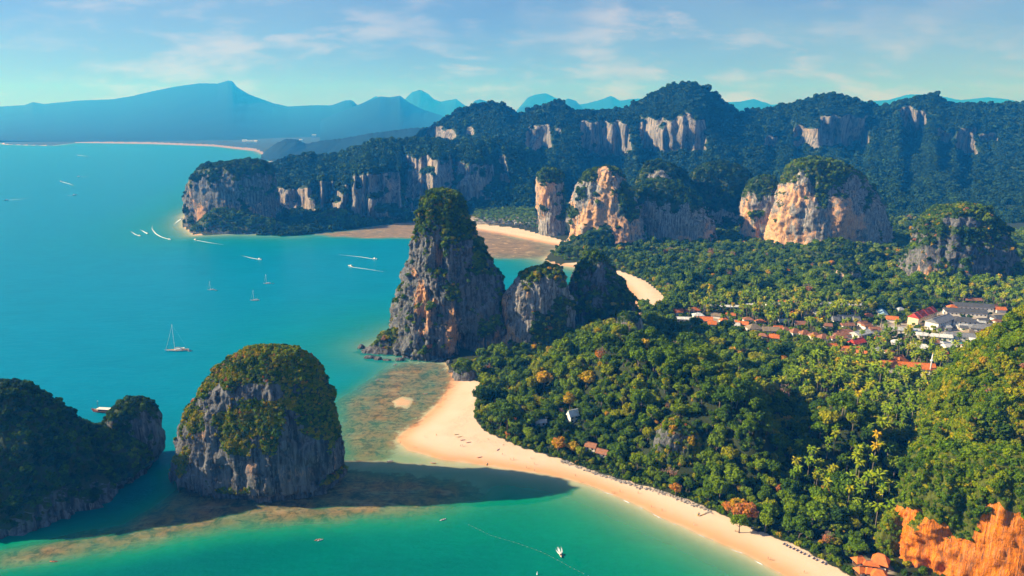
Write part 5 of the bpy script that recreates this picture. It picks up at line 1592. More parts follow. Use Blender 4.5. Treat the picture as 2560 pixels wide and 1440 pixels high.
# palms on the flat behind the far tidal beach
gx, gy = jitter_grid(-200, 200, 1450, 1950, 8.0, frng)
k3 = in_poly(gx, gy, FLAT3) > 2
gx, gy = gx[k3], gy[k3]
q = np.stack([gx, gy, ground_z(gx, gy)], -1)
bd = G(np.full(len(gx), 1290.0), np.full(len(gx), 558.0), 3.0)
q = q[frng.uniform(size=len(q)) < sstep(1500, 1640, q[:, 1]) * 0.8 + 0.2]
fo = scatter('palm_grove', q, np.full(len(q), 4.2), np.clip(0.36 + 0.1 * frng.normal(size=len(q)), 0.1, 0.7), frng.integers(0, 4, len(q)), PC_PALM, rng=frng, tall=frng.uniform(0.6, 1.0, len(q)))
tag(fo, 'coconut palm grove on the flat behind the far tidal beach', 'palm grove', kind='stuff')

# low bushes along the back edge of the sand
edge = [(1206, 962), (1196, 1004), (1190, 1048), (1216, 1084), (1302, 1120), (1402, 1149), (1484, 1178), (1562, 1201), (1642, 1224), (1741, 1260), (1867, 1318), (1997, 1369), (2060, 1402), (2117, 1436)]
EX = gpoly(edge); es = np.concatenate([[0], np.cumsum(np.linalg.norm(np.diff(EX, axis=0), axis=1))])
ne = 520
s_ = frng.uniform(0, es[-1], ne)
bx_ = np.interp(s_, es, EX[:, 0]) + np.abs(frng.normal(size=ne)) * 3.2 - 0.5; by_ = np.interp(s_, es, EX[:, 1]) + np.abs(frng.normal(size=ne)) * 2.2 - 0.6
q = np.stack([bx_, by_, ground_z(bx_, by_)], -1)
e2 = gpoly([(1380, 640), (1410, 652), (1450, 654), (1500, 664), (1560, 680), (1612, 700), (1652, 732), (1680, 764), (1640, 780)])
es2 = np.concatenate([[0], np.cumsum(np.linalg.norm(np.diff(e2, axis=0), axis=1))]); s2 = frng.uniform(0, es2[-1], 260)
b2x = np.interp(s2, es2, e2[:, 0]) + np.abs(frng.normal(size=260)) * 8; b2y = np.interp(s2, es2, e2[:, 1]) + frng.normal(size=260) * 5
q = np.concatenate([q, np.stack([b2x, b2y, ground_z(b2x, b2y)], -1)]); ne = len(q)
fo = scatter('beach_scrub', q, np.clip(1.5 * frng.lognormal(0, 0.35, ne), 0.6, 3.2) * np.where(q[:, 1] > 800, 2.2, 1.0), np.clip(0.47 + 0.15 * frng.normal(size=ne), 0.1, 0.86), frng.integers(0, 4, ne), PC_BUSH, rng=frng)
tag(fo, 'low bright scrub along the back edge of the white beach', 'scrub', kind='stuff')

# ------------------------------------------------------------------ boats
M_HULL = plain('white_gelcoat', (0.90, 0.90, 0.88), 0.25, 0.5, 0.04, 0.8)
M_NAVY = plain('navy_paint', (0.03, 0.05, 0.10), 0.3, 0.5, 0.1, 0.8)
M_TEAK = plain('teak_deck', (0.42, 0.27, 0.14), 0.7, 0.3, 0.15, 2.0)
M_ALU = plain('aluminium_spar', (0.82, 0.83, 0.84), 0.35, 0.5, 0.05, 2.0)
M_CANVAS = plain('canvas', (0.74, 0.70, 0.62), 0.9, 0.1, 0.1, 1.0)
M_REDHULL = plain('red_brown_hull', (0.22, 0.05, 0.04), 0.6, 0.3, 0.25, 1.0)
M_RUBBER = plain('grey_rubber', (0.35, 0.36, 0.38), 0.7, 0.3, 0.1, 1.0)
M_ENGINE = plain('black_engine', (0.03, 0.03, 0.03), 0.4, 0.4, 0.1, 1.0)


def hull_mesh(name, L, B, fb, dr, mats, stripe=0.35, bow_rise=0.35, stern=0.75, n=22, m=7):
    """Hull along +X (bow), deck closed; freeboard fb, draft dr."""
    V = []; F = []; MI = []
    for i in range(n):
        s = i / (n - 1)
        x = -L / 2 + L * s
        wb = B / 2 * (stern + (1 - stern) * min(1, s / 0.35)) if s < 0.35 else B / 2 * max(0.0, 1 - ((s - 0.35) / 0.65) ** 2.2)
        sheer = fb * (1 + bow_rise * max(0, (s - 0.4) / 0.6) ** 2)
        keel = -dr * (0.55 + 0.45 * math.sin(math.pi * min(1, s * 1.05)))
        if s > 0.9: keel *= (1 - s) / 0.1
        for j in range(-m, m + 1):
            q = abs(j) / m
            z = keel + (sheer - keel) * q ** 1.5
            w = wb * (q ** 0.55)
            V.append((x + (0.06 * L * max(0, z) / max(fb, .1) if s > 0.97 else 0), math.copysign(w, j) if j else 0.0, z))
    k = 2 * m + 1
    for i in range(n - 1):
        for j in range(k - 1):
            F.append((i * k + j, i * k + j + 1, (i + 1) * k + j + 1, (i + 1) * k + j))
            zz = (V[F[-1][0]][2] + V[F[-1][2]][2]) / 2
            MI.append(1 if zz < fb * stripe else 0)
    for i in range(n - 1):
        F.append((i * k, (i + 1) * k, (i + 1) * k + k - 1, i * k + k - 1)); MI.append(2)
    F.append(tuple(range(k))); MI.append(0)
    me = bpy.data.meshes.new(name)
    me.from_pydata(V, [], F)
    for q in mats: me.materials.append(q)
    me.polygons.foreach_set('material_index', MI)
    me.update()
    return me


def sail_yacht(px_, py_, L, mast, heading, label, big=False, name='sailing_yacht', navy=False, group=None):
    p = G(px_, py_)
    root = empty(name, p, heading)
    tag(root, label, 'yacht', group)
    fb = L * 0.055
    link('hull', hull_mesh('hull', L, L * 0.24, fb, L * 0.05, [M_HULL, M_NAVY, M_TEAK], 0.30), root)
    cb = MB()
    cb.add([(-L * .22, -L * .07, fb), (L * .12, -L * .05, fb), (L * .12, L * .05, fb), (-L * .22, L * .07, fb), (-L * .20, -L * .055, fb + L * .045), (L * .06, -L * .04, fb + L * .032), (L * .06, L * .04, fb + L * .032), (-L * .20, L * .055, fb + L * .045)],
           [(3, 2, 1, 0), (4, 5, 6, 7), (0, 1, 5, 4), (1, 2, 6, 5), (2, 3, 7, 6), (3, 0, 4, 7)])
    cabin = cb.build('cabin', M_HULL, root)
    MB().box((-L * .06, -L * .0575, fb + L * .022), (L * .16, L * .004, L * .014)).box((-L * .06, L * .0575, fb + L * .022), (L * .16, L * .004, L * .014)).build('cabin_window', M_GLASS, cabin)
    MB().box((-L * .24, 0, fb + L * .075), (L * .18, L * .12, L * .006)).box((-L * .16, 0, fb + L * .055), (L * .01, L * .11, L * .04)).build('bimini', M_CANVAS, root)
    mx = L * 0.10
    mr = L * (0.008 if big else 0.017)
    ms = MB().tube([(mx, 0, fb), (mx, 0, fb + mast)], [mr, mr * 0.7], 8).build('mast', M_ALU, root, smooth=True)
    for q in (0.28, 0.52, 0.78):
        MB().box((mx, 0, fb + mast * q), (L * .006, L * .11 * (1.1 - q * .5), L * .006)).build('spreader', M_ALU, ms)
    bm_ = MB().tube([(mx, 0, fb + L * .085), (mx - L * .36, 0, fb + L * .09)], mr * 0.8, 6).build('boom', M_ALU, root)
    MB().tube([(mx - L * .02, 0, fb + L * .10), (mx - L * .18, 0, fb + L * .108), (mx - L * .34, 0, fb + L * .10)], [L * .012, L * .014, L * .008], 8).build('sail_cover', M_CANVAS, bm_, smooth=True)
    fr = L * (0.007 if big else 0.006)
    MB().tube([(L * .49, 0, fb * 1.3), (mx + L * .005, 0, fb + mast * 0.93)], [fr, fr * 0.6], 6).build('furled_jib', M_CANVAS, root, smooth=True)
    MB().tube([(-L * .49, 0, fb), (mx, 0, fb + mast * 0.98)], L * 0.0014, 4).build('backstay', M_ALU, root)
    return root


sail_yacht(443, 877, 24, 29, math.pi + 0.10, 'large white sailing yacht with a tall mast and furled jib on the open water', True)
sail_yacht(528, 725, 10.5, 13, math.pi + 0.2, 'small yacht farthest left of the three anchored together')
sail_yacht(668, 709, 11.0, 14, math.pi + 0.15, 'small yacht nearest the tall rock tower, rightmost of three')
sail_yacht(637, 751, 12.0, 14, math.pi + 0.1, 'small yacht anchored closest to the large yacht, lowest of three')


def dinghy(px_, py_, L, heading, label, name='dinghy'):
    p = G(px_, py_)
    root = empty(name, p, heading); tag(root, label, 'dinghy')
    pts = [(-L / 2, -L * .2, .25), (L * .2, -L * .2, .28), (L * .42, -L * .1, .36), (L * .5, 0, .4), (L * .42, L * .1, .36), (L * .2, L * .2, .28), (-L / 2, L * .2, .25)]
    MB().tube(pts, L * .07, 8).build('tube', M_RUBBER, root, smooth=True)
    MB().box((-L * .05, 0, .12), (L * .8, L * .34, .08)).build('floor_board', M_TEAK, root)
    MB().box((-L * .54, 0, .45), (L * .09, L * .12, .6)).build('outboard', M_ENGINE, root)


dinghy(475, 878, 4.2, 3.3, 'grey dinghy trailing behind the large yacht')
dinghy(683, 709, 3.2, 3.3, 'tiny tender floating behind the rightmost small yacht')
dinghy(541, 726, 3.2, 3.3, 'dark tender behind the leftmost small yacht')

# junk-like excursion boat
p = G(256, 1031)
root = empty('excursion_boat', p, math.pi - 0.12)
tag(root, 'red-brown wooden excursion boat with a cream roof and a mast behind the dark headland', 'boat')
link('hull', hull_mesh('hull', 17, 4.6, 1.7, 0.8, [M_REDHULL, M_WOOD, M_TEAK], 0.25, 0.9, 0.85), root)
cab = MB().box((-2.2, 0, 2.4), (9.6, 3.6, 1.5)).build('cabin', M_REDHULL, root)
win = MB().box((0, 0, 0), (1.0, 0.08, 0.7)).mesh('window', M_GLASS)
for k in range(6):
    for s in (-1, 1): link('window', win, cab, (-6.0 + k * 1.5, s * 1.83, 2.5))
post = MB().tube([(0, 0, 1.6), (0, 0, 3.6)], 0.09, 6).mesh('post', M_WOOD)
for k in range(5):
    for s in (-1, 1): link('post', post, root, (-7 + k * 2.6, s * 2.0, 0))
MB().box((-1.8, 0, 3.7), (11.8, 4.6, 0.22)).build('roof', M_CANVAS, root)
mst = MB().tube([(3.4, 0, 1.5), (3.4, 0, 10.5)], [0.16, 0.09], 8).build('mast', M_WOOD, root, smooth=True)
MB().tube([(3.4, 0, 10.2), (2.7, 0, 10.6), (2.2, 0, 10.3)], [0.16, 0.28, 0.1], 6).build('flag', M_CANVAS, mst)
MB().tube([(7.9, 0, 1.9), (8.5, 0, 3.2), (8.6, 0, 3.9)], [0.3, 0.2, 0.12], 8).build('stem_post', M_WOOD, root, smooth=True)


def foam_mat():
    t = NT('foam')
    v = t.coord()
    st = t.attr('fade')
    n = t.noise(v, 0.55, 6, 0.7, 0.4)
    n2 = t.noise(v, 0.12, 3, 0.6)
    a = t.step(t.math('ADD', t.math('MULTIPLY', st, 1.15), t.math('ADD', t.math('MULTIPLY', n, 0.55), t.math('MULTIPLY', n2, 0.25))), 0.66, 1.2)
    b = t.bsdf((0.80, 0.88, 0.88), 0.8, 0.2)
    tr = t.n('ShaderNodeBsdfTransparent')
    mx = t.n('ShaderNodeMixShader')
    t.put(mx.inputs[0], a)
    t.t.links.new(tr.outputs[0], mx.inputs[1]); t.t.links.new(b, mx.inputs[2])
    return t.done(mx.outputs[0])


M_FOAM = foam_mat()


def wake(trail, w0, w1, label, z=0.02, strength=1.0, lift=0.0):
    """Foam ribbon along ground points from the stern back."""
    T = np.array([G(x, y)[:2] for x, y in trail])
    s = np.concatenate([[0], np.cumsum(np.linalg.norm(np.diff(T, axis=0), axis=1))])
    n = 60
    u = np.linspace(0, s[-1], n)
    # smooth the polyline
    X = np.interp(u, s, T[:, 0]); Y = np.interp(u, s, T[:, 1])
    for _ in range(6):
        X[1:-1] = .25 * X[:-2] + .5 * X[1:-1] + .25 * X[2:]; Y[1:-1] = .25 * Y[:-2] + .5 * Y[1:-1] + .25 * Y[2:]
    dx_, dy_ = np.gradient(X), np.gradient(Y); L_ = np.hypot(dx_, dy_) + 1e-6
    nx, ny = -dy_ / L_, dx_ / L_
    f = u / s[-1]
    wdt = (w0 + (w1 - w0) * f) * 0.75
    cols = np.linspace(-1, 1, 7)
    V = []; A = []
    for c in cols:
        V.append(np.stack([X + nx * wdt * c, Y + ny * wdt * c, np.full(n, z)], -1))
        A.append(strength * (1 - f) ** 1.1 * (1 - abs(c) ** 1.6))
    V = np.array(V); A = np.array(A)
    org = np.array([X[0], Y[0], 0])
    me = mesh_arrays('wake', (V - org).reshape(-1, 3), grid_faces(7, n), True, [M_FOAM])
    fattr(me, 'fade', A.ravel())
    o = link('wake', me, None, org)
    tag(o, label, 'wake', kind='stuff')


def make_speedboat():
    L = 1.0
    root = empty('speedboat', (0, 0, 0))
    link('hull', hull_mesh('hull', 10.0, 3.0, 0.95, 0.5, [M_HULL, M_NAVY, M_TEAK], 0.2, 0.5, 0.9), root)
    c = MB().add([(-2.2, -1.0, .9), (1.6, -.8, .9), (1.6, .8, .9), (-2.2, 1.0, .9), (-2.0, -.9, 2.3), (.6, -.7, 2.3), (.6, .7, 2.3), (-2.0, .9, 2.3)],
                 [(3, 2, 1, 0), (4, 5, 6, 7), (0, 1, 5, 4), (1, 2, 6, 5), (2, 3, 7, 6), (3, 0, 4, 7)]).build('cabin', M_HULL, root)
    MB().add([(1.62, -.7, 1.1), (1.62, .7, 1.1), (.72, .62, 2.15), (.72, -.62, 2.15)], [(0, 1, 2, 3)]).build('windscreen', M_GLASS, c)
    MB().box((-.7, 0, 2.42), (3.6, 2.2, .12)).build('canopy', M_CANVAS, root)
    for s in (-.5, .5): MB().box((-5.15, s, .7), (.6, .4, 1.1)).build('outboard', M_ENGINE, root)
    return root


proto = None
SPEED = [((1401, 1388), [(1399, 1380), (1396, 1372), (1391, 1358)], 0.9, 2.4, 'white speedboat with a fan of spray in the green bay'),
         ((349, 590), [(346, 589), (338, 586), (328, 579), (321, 571)], 2.0, 5.0, 'speedboat with a short curved wake, leftmost of the group off the headland cliff'),
         ((368, 584), [(364, 582), (356, 577), (346, 572), (337, 569)], 2.6, 7.0, 'speedboat with a short bright wake just right of the leftmost one off the headland'),
         ((424, 599), [(419, 597), (404, 593), (390, 585), (380, 573), (381, 560), (390, 546)], 2.4, 6.0, 'speedboat with a long hooked wake off the headland cliff'),
         ((454, 547), [(450, 549), (442, 555), (434, 562), (427, 570)], 3.0, 8.0, 'speedboat turning close to the headland cliff'),
         ((488, 600), [(493, 601), (520, 606), (560, 612), (600, 619)], 2.0, 4.5, 'white speedboat running left below the headland'),
         ((649, 649), [(645, 648), (628, 645), (608, 640), (580, 634)], 1.8, 4.0, 'speedboat running right between the headland and the anchored yachts'),
         ((937, 648), [(932, 647), (900, 642), (860, 638), (795, 630)], 1.8, 4.0, 'speedboat with a straight wake heading for the tall rock tower'),
         ((876, 666), [(882, 668), (920, 673), (970, 681), (1014, 689)], 1.4, 3.2, 'white speedboat running left away from the tall rock tower'),
         ((16, 501), [(24, 500), (50, 498), (80, 495), (112, 493)], 3.0, 6.0, 'distant boat with a level wake at the left edge'),
         ((186, 488), [(182, 488), (170, 489), (152, 491)], 2.0, 5.0, 'distant dark boat with a faint wake on the far blue water'),
         ((152, 454), [(157, 455), (172, 459), (188, 466), (200, 472)], 3.0, 7.0, 'distant boat with a slanting wake on the far blue water'),
         ((195, 388), [(202, 389), (220, 391), (245, 393)], 6.0, 12.0, 'farthest boat near the hazy shore'),
         ((197, 442), [(201, 442), (215, 442), (238, 443)], 2.0, 4.0, 'small slow white boat far out on the left')]
for k, (bp, trail, w0, w1, lab) in enumerate(SPEED):
    a = G(*bp); b = G(*trail[0]); b2 = G(*trail[1])
    if proto is None: proto = ob = make_speedboat()
    else: ob = copy_tree(proto)
    ob.location = (a[0], a[1], 0.1)
    ob.rotation_euler = (0, -0.05, math.atan2(a[1] - b2[1], a[0] - b2[0]))
    s = 0.52 if k == 0 else (1.0 if k < 9 else 1.3)
    ob.scale = (s, s, s)
    tag(ob, lab, 'speedboat', 'speedboats')
    wake([bp] + trail, w0, w1, 'white foam wake behind the ' + lab.replace('with a fan of spray ', '').split(' with ')[0][:60], strength=1.25 if k == 0 else 0.95)
# spray wings of the near speedboat
wake([(1403, 1386), (1405, 1378), (1403, 1368), (1398, 1356)], 0.6, 1.4, 'spray on the right side of the speedboat in the green bay', 0.03)
wake([(1397, 1384), (1391, 1376), (1386, 1366)], 0.6, 1.3, 'spray on the left side of the speedboat in the green bay', 0.035)

# thin surf where the swell meets the lower beach
for tr_, lb_ in (([(1470, 1213), (1560, 1250), (1660, 1298), (1770, 1346)], 'thin broken line of surf on the middle of the beach'), ([(1776, 1349), (1871, 1392), (1966, 1443), (2060, 1498)], 'thin broken line of surf on the lower beach')):
    T = np.array([G(x, y)[:2] for x, y in tr_]); s = np.concatenate([[0], np.cumsum(np.linalg.norm(np.diff(T, axis=0), axis=1))])
    u = np.linspace(0, s[-1], 80); X = np.interp(u, s, T[:, 0]); Y = np.interp(u, s, T[:, 1])
    off = 1.2 * fbm(u / 14, 0.3, 1.1, 3)
    V = np.array([np.stack([X - 0.4 * (c + off), Y - 0.9 * (c + off), np.full(80, 0.03)], -1) for c in (-1.0, -0.3, 0.3, 1.0)])
    A = np.array([(0.0 if abs(c) == 1.0 else 0.62) * np.clip(0.55 + 0.9 * fbm(u / 9, 2.2, c * 0.2, 3), 0, 1) for c in (-1.0, -0.3, 0.3, 1.0)])
    me = mesh_arrays('surf', V.reshape(-1, 3), grid_faces(4, 80), True, [M_FOAM]); fattr(me, 'fade', A.ravel())
    tag(link('surf_foam', me), lb_, 'surf', kind='stuff')

# ------------------------------------------------------------------ kayaks, swimmers, people, loungers, floats, stones
M_SKIN = plain('skin', (0.50, 0.28, 0.18), 0.6, 0.3, 0.08, 6.0)
M_HAIR = plain('dark_hair', (0.025, 0.018, 0.014), 0.6, 0.3, 0.2, 8.0)
CLOTHS = [plain('cloth_' + n_, c_, 0.85, 0.1, 0.1, 5.0) for n_, c_ in (('navy', (0.03, 0.05, 0.13)), ('red', (0.5, 0.05, 0.04)), ('black', (0.02, 0.02, 0.025)), ('teal', (0.03, 0.25, 0.28)), ('white', (0.7, 0.7, 0.68)), ('orange', (0.7, 0.25, 0.03)))]


def person_mesh(pose):
    """One continuous body grown over a posed skeleton; clothes by material on the same surface."""
    if pose == 'stand': kn = [(.10, 0, .48), (-.10, .02, .48)]; ft = [(.11, .02, .06), (-.11, .0, .06)]; hip, ch, hd = (0, 0, .92), (0, 0, 1.36), (0, -.02, 1.60); hands = [(.30, -.04, .82), (-.30, -.02, .82)]; el = [(.28, .03, 1.10), (-.28, .03, 1.10)]
    elif pose == 'walk': kn = [(.10, -.16, .50), (-.10, .08, .48)]; ft = [(.10, -.30, .07), (-.10, .34, .12)]; hip, ch, hd = (0, 0, .91), (0, -.04, 1.35), (0, -.08, 1.59); hands = [(.27, .22, .86), (-.27, -.26, .92)]; el = [(.27, .12, 1.10), (-.27, -.06, 1.08)]
    else: kn = [(.14, -.42, .46), (-.14, -.42, .46)]; ft = [(.14, -.62, .07), (-.14, -.62, .07)]; hip, ch, hd = (0, 0, .16), (0, .10, .60), (0, .07, .84); hands = [(.26, -.30, .44), (-.26, -.30, .44)]; el = [(.30, -.02, .34), (-.30, -.02, .34)]
    sh = [(.18, ch[1], ch[2] + .04), (-.18, ch[1], ch[2] + .04)]
    hp = [(.10, hip[1], hip[2] - .03), (-.10, hip[1], hip[2] - .03)]
    neck = (hd[0], hd[1], hd[2] - .14)
    V = [hip, ch, neck, hd, (hd[0], hd[1], hd[2] + .10)]; R = [.135, .150, .055, .095, .075]
    E = [(0, 1), (1, 2), (2, 3), (3, 4)]
    for s in (0, 1):
        b = len(V)
        V += [hp[s], kn[s], ft[s], (ft[s][0], ft[s][1] - .17, ft[s][2] - .02)]; R += [.095, .062, .045, .035]
        E += [(0, b), (b, b + 1), (b + 1, b + 2), (b + 2, b + 3)]
        b = len(V)
        h = hands[s]
        V += [sh[s], el[s], h, (h[0], h[1] - .05, h[2] - .10)]; R += [.060, .043, .032, .028]
        E += [(1, b), (b, b + 1), (b + 1, b + 2), (b + 2, b + 3)]
    me = bpy.data.meshes.new('body'); me.from_pydata(V, E, [])
    ob = bpy.data.objects.new('body_source', me); COL.objects.link(ob)
    md = ob.modifiers.new('skin', 'SKIN'); md.use_smooth_shade = True
    for k, r in enumerate(R):
        me.skin_vertices[0].data[k].radius = (r, r)
        me.skin_vertices[0].data[k].use_root = k == 0
    sb = ob.modifiers.new('sub', 'SUBSURF'); sb.levels = sb.render_levels = 1
    dg = bpy.context.evaluated_depsgraph_get()
    out = bpy.data.meshes.new_from_object(ob.evaluated_get(dg))
    bpy.data.objects.remove(ob); bpy.data.meshes.remove(me)
    cz = np.array([p_.center[2] for p_ in out.polygons]); cx_ = np.array([abs(p_.center[0]) for p_ in out.polygons])
    lo, hi = (hip[2] - .28, hip[2] + .10) if pose != 'sit' else (hip[2] - .2, hip[2] + .12)
    mi = np.where((cz > lo) & (cz < hi) & (cx_ < .2), 1, 0)
    out.materials.clear(); out.materials.append(M_SKIN); out.materials.append(CLOTHS[0])
    out.polygons.foreach_set('material_index', mi.astype(np.int32))
    return out, hd


POSES = {k: person_mesh(k) for k in ('stand', 'walk', 'sit')}
_hair = {}


def person(loc, pose, cl, rz, label):
    me, hd = POSES[pose]
    key = (pose, cl)
    if key not in _hair:
        m2 = me.copy(); m2.materials[1] = CLOTHS[cl]
        v2, f2 = ico((hd[0], hd[1] + .025, hd[2] + .055), .112, 2, (0.95, 1.05, 1.0))
        hm = MB().add(v2, f2).mesh('hair', M_HAIR, True)
        _hair[key] = (m2, hm)
    root = empty('person', loc, rz)
    tag(root, label, 'person', 'people on the beach')
    link('body', _hair[key][0], root); link('hair', _hair[key][1], root)


PEOPLE = [(1091, 1089, 'walk'), (1062, 1093, 'stand'), (1001, 1108, 'stand'), (1035, 1118, 'walk'), (1152, 1116, 'stand'), (1157, 1115, 'stand'), (1256, 1137, 'walk'), (1277, 1150, 'stand'), (1284, 1149, 'stand'), (1327, 1146, 'walk'),
          (1316, 1170, 'walk'), (1337, 1178, 'stand'), (1336, 1161, 'stand'), (1438, 1190, 'stand'), (1452, 1206, 'walk'), (1530, 1233, 'stand'), (1535, 1232, 'walk'), (1550, 1230, 'walk'), (1595, 1233, 'stand'), (1628, 1268, 'walk'),
          (1655, 1277, 'stand'), (1735, 1312, 'walk'), (1838, 1327, 'sit'), (1844, 1330, 'sit'), (1920, 1398, 'walk'), (1926, 1400, 'stand'), (2010, 1432, 'walk'), (1220, 1098, 'sit'), (1258, 1112, 'sit')]
CN = ['navy', 'red', 'black', 'teal', 'white', 'orange']
WHERE = {0: 'on the pale middle of the sand spit', 1: 'on the sand spit near the water', 2: 'at the very tip of the sand spit', 3: 'along the waterline of the spit', 4: 'left of a pair below the beached kayaks', 5: 'right of a pair below the beached kayaks', 6: 'on the sand below the red kayak', 7: 'left of a pair above the island shadow',
         8: 'right of a pair above the island shadow', 9: 'in mid beach above the island shadow', 10: 'inside the shadow the island throws on the sand', 11: 'at the water edge inside the island shadow', 12: 'on the upper edge of the island shadow', 13: 'just past the end of the island shadow', 14: 'near the water past the island shadow',
         15: 'left of a couple near the water', 16: 'right of a couple near the water', 17: 'alone just right of a couple near the water', 18: 'below the scrubby rock outcrop', 19: 'on the lower beach left of the yellow kayaks', 20: 'wading left of the yellow kayaks', 21: 'by the water under the yellow kayaks', 22: 'left of two under the round green tree', 23: 'right of two under the round green tree',
         24: 'left of a pair low on the beach', 25: 'right of a pair low on the beach', 26: 'near the bottom edge of the picture', 27: 'under the tree line at the top of the spit', 28: 'near the tree line right of the kayaks'}
for k, (x_, y_, ps) in enumerate(PEOPLE):
    q = place_px(x_, y_, 0.2)
    q[2] = max(q[2], -0.25)
    c_ = (k * 5 + 1) % 6
    person(q, ps, c_, k * 1.7, 'person %s %s, in %s swimwear' % ({'stand': 'standing', 'walk': 'walking', 'sit': 'sitting'}[ps], WHERE[k], CN[c_]))

KC = {'orange': plain('orange_kayak', (0.75, 0.16, 0.02), 0.35, 0.5, 0.08), 'yellow': plain('yellow_kayak', (0.80, 0.42, 0.03), 0.35, 0.5, 0.08), 'red': plain('red_kayak', (0.55, 0.05, 0.04), 0.35, 0.5, 0.08), 'white': plain('white_kayak', (0.75, 0.74, 0.70), 0.35, 0.5, 0.08)}
_km = {}


def kayak(px_, py_, col, rz, label, s=1.0, afloat=False, riders=0):
    if col not in _km:
        n, m = 15, 8; V = []
        for i in range(n):
            u_ = i / (n - 1) * 2 - 1; w = .38 * (1 - abs(u_) ** 2.4); x = 1.9 * u_
            for j in range(m):
                a_ = 2 * math.pi * j / m
                V.append((x, math.cos(a_) * w, .16 + math.sin(a_) * .17 * (1 - abs(u_) ** 3 * .8) + .12 * abs(u_) ** 3))
        _km[col] = (mesh_arrays('hull', V, grid_faces(n, m, True), True, [KC[col]]), MB().box((-.45, 0, .34), (.75, .5, .10)).box((.65, 0, .34), (.7, .46, .10)).mesh('cockpit', M_RUBBER))
    q = G(px_, py_) if afloat else place_px(px_, py_, 0.2)
    root = empty('kayak', q, rz); root.scale = (s, s, s)
    tag(root, label, 'kayak')
    link('hull', _km[col][0], root); link('cockpit', _km[col][1], root)
    for r in range(riders):
        off = Vector((-.5 + 1.1 * r, 0, .22)); off.rotate(Euler((0, 0, rz)))
        person((q[0] + off.x * s, q[1] + off.y * s, q[2] + .1), 'sit', (r * 2 + int(px_)) % 6, rz + math.pi / 2, 'kayaker seated %s of the %s' % (('at the back', 'at the front')[r], col + ' kayak ' + ('near the bottom left corner' if px_ < 300 else 'in the bay' if px_ < 1000 else 'off the reef tip')))


kayak(1063, 985, 'orange', 0.2, 'orange kayak floating over the dark reef off the upper beach', 1.3, True)
kayak(1083, 1158, 'orange', -0.1, 'orange kayak drifting in the shallows below the spit', 1.3, True)
kayak(1199, 1143, 'orange', 0.4, 'orange kayak beached alone on wet sand', 1.2)
kayak(1217, 1160, 'yellow', 1.3, 'yellow kayak upright by the waterline', 1.1)
kayak(1157, 1100, 'red', 0.3, 'dark red kayak, one of four beached in a row', 1.2)
kayak(1141, 1086, 'yellow', 0.2, 'yellow kayak at the upper end of four beached in a row', 1.2)
kayak(1149, 1092, 'yellow', 0.25, 'second yellow kayak from the upper end of the beached row', 1.2)
kayak(1171, 1106, 'orange', 0.3, 'orange kayak at the lower end of the beached row', 1.2)
kayak(1245, 1124, 'red', 1.0, 'small red kayak on the upper sand right of the row', 1.1)
kayak(1745, 1285, 'yellow', 1.1, 'leftmost of three yellow kayaks on the lower beach', 1.2)
kayak(1752, 1288, 'yellow', 0.5, 'middle one of three yellow kayaks on the lower beach', 1.2)
kayak(1762, 1284, 'yellow', 0.6, 'rightmost of three yellow kayaks on the lower beach', 1.2)
kayak(134, 1404, 'orange', 0.0, 'lone orange kayak over the reef near the bottom left corner', 1.25, True, 2)
kayak(794, 1350, 'orange', 0.5, 'left orange kayak of two side by side in the bay', 1.1, True, 1)
kayak(800, 1351, 'white', 0.6, 'white kayak beside an orange one in the bay', 1.1, True, 1)
kayak(1107, 1300, 'white', 0.6, 'white kayak with two paddlers off the reef tip', 1.3, True, 2)
dinghy(975, 1154, 4.0, 0.4, 'white dinghy moored in the shallows between island and spit')
dinghy(988, 912, 4.0, 0.9, 'pale dinghy drifting over the reef below the tower')
dinghy(944, 951, 3.6, 0.8, 'pale dinghy at the outer edge of the reef flat')

# sun loungers at the back of the lower beach
lroot = None
lp = [(1968, 1352), (1975, 1356), (1983, 1360), (1992, 1364), (2001, 1368), (2010, 1373), (2019, 1377), (2030, 1382), (2042, 1388), (2050, 1392), (2064, 1398), (2072, 1402), (1888, 1313), (1896, 1317), (1904, 1321)]
for k, (x_, y_) in enumerate(lp):
    q = place_px(x_ - 8, y_ + 8, 0.2)
    if lroot is None:
        ob = lroot = empty('sun_lounger', q, 0.5)
        fr = MB().box((0, 0, .32), (1.9, .65, .06))
        fr.build('frame', M_WOOD, lroot)
        leg = MB().box((0, 0, .15), (.07, .07, .3)).mesh('leg', M_WOOD)
        for sx in (-.85, .85):
            for sy in (-.28, .28): link('leg', leg, lroot, (sx, sy, 0))
        MB().box((-.25, 0, .40), (1.3, .6, .1)).add([(.4, -.3, .36), (.95, -.3, .75), (.95, .3, .75), (.4, .3, .36), (.4, -.3, .46), (.9, -.3, .85), (.9, .3, .85), (.4, .3, .46)],
                                               [(3, 2, 1, 0), (4, 5, 6, 7), (0, 1, 5, 4), (1, 2, 6, 5), (2, 3, 7, 6), (3, 0, 4, 7)]).build('cushion', CLOTHS[0], lroot)
    else:
        ob = copy_tree(lroot); ob.location = q; ob.rotation_euler = (0, 0, 0.5 + 0.1 * (k % 3))
    tag(ob, 'dark sun lounger in the row at the back of the lower beach', 'sun lounger', 'sun loungers on the lower beach')

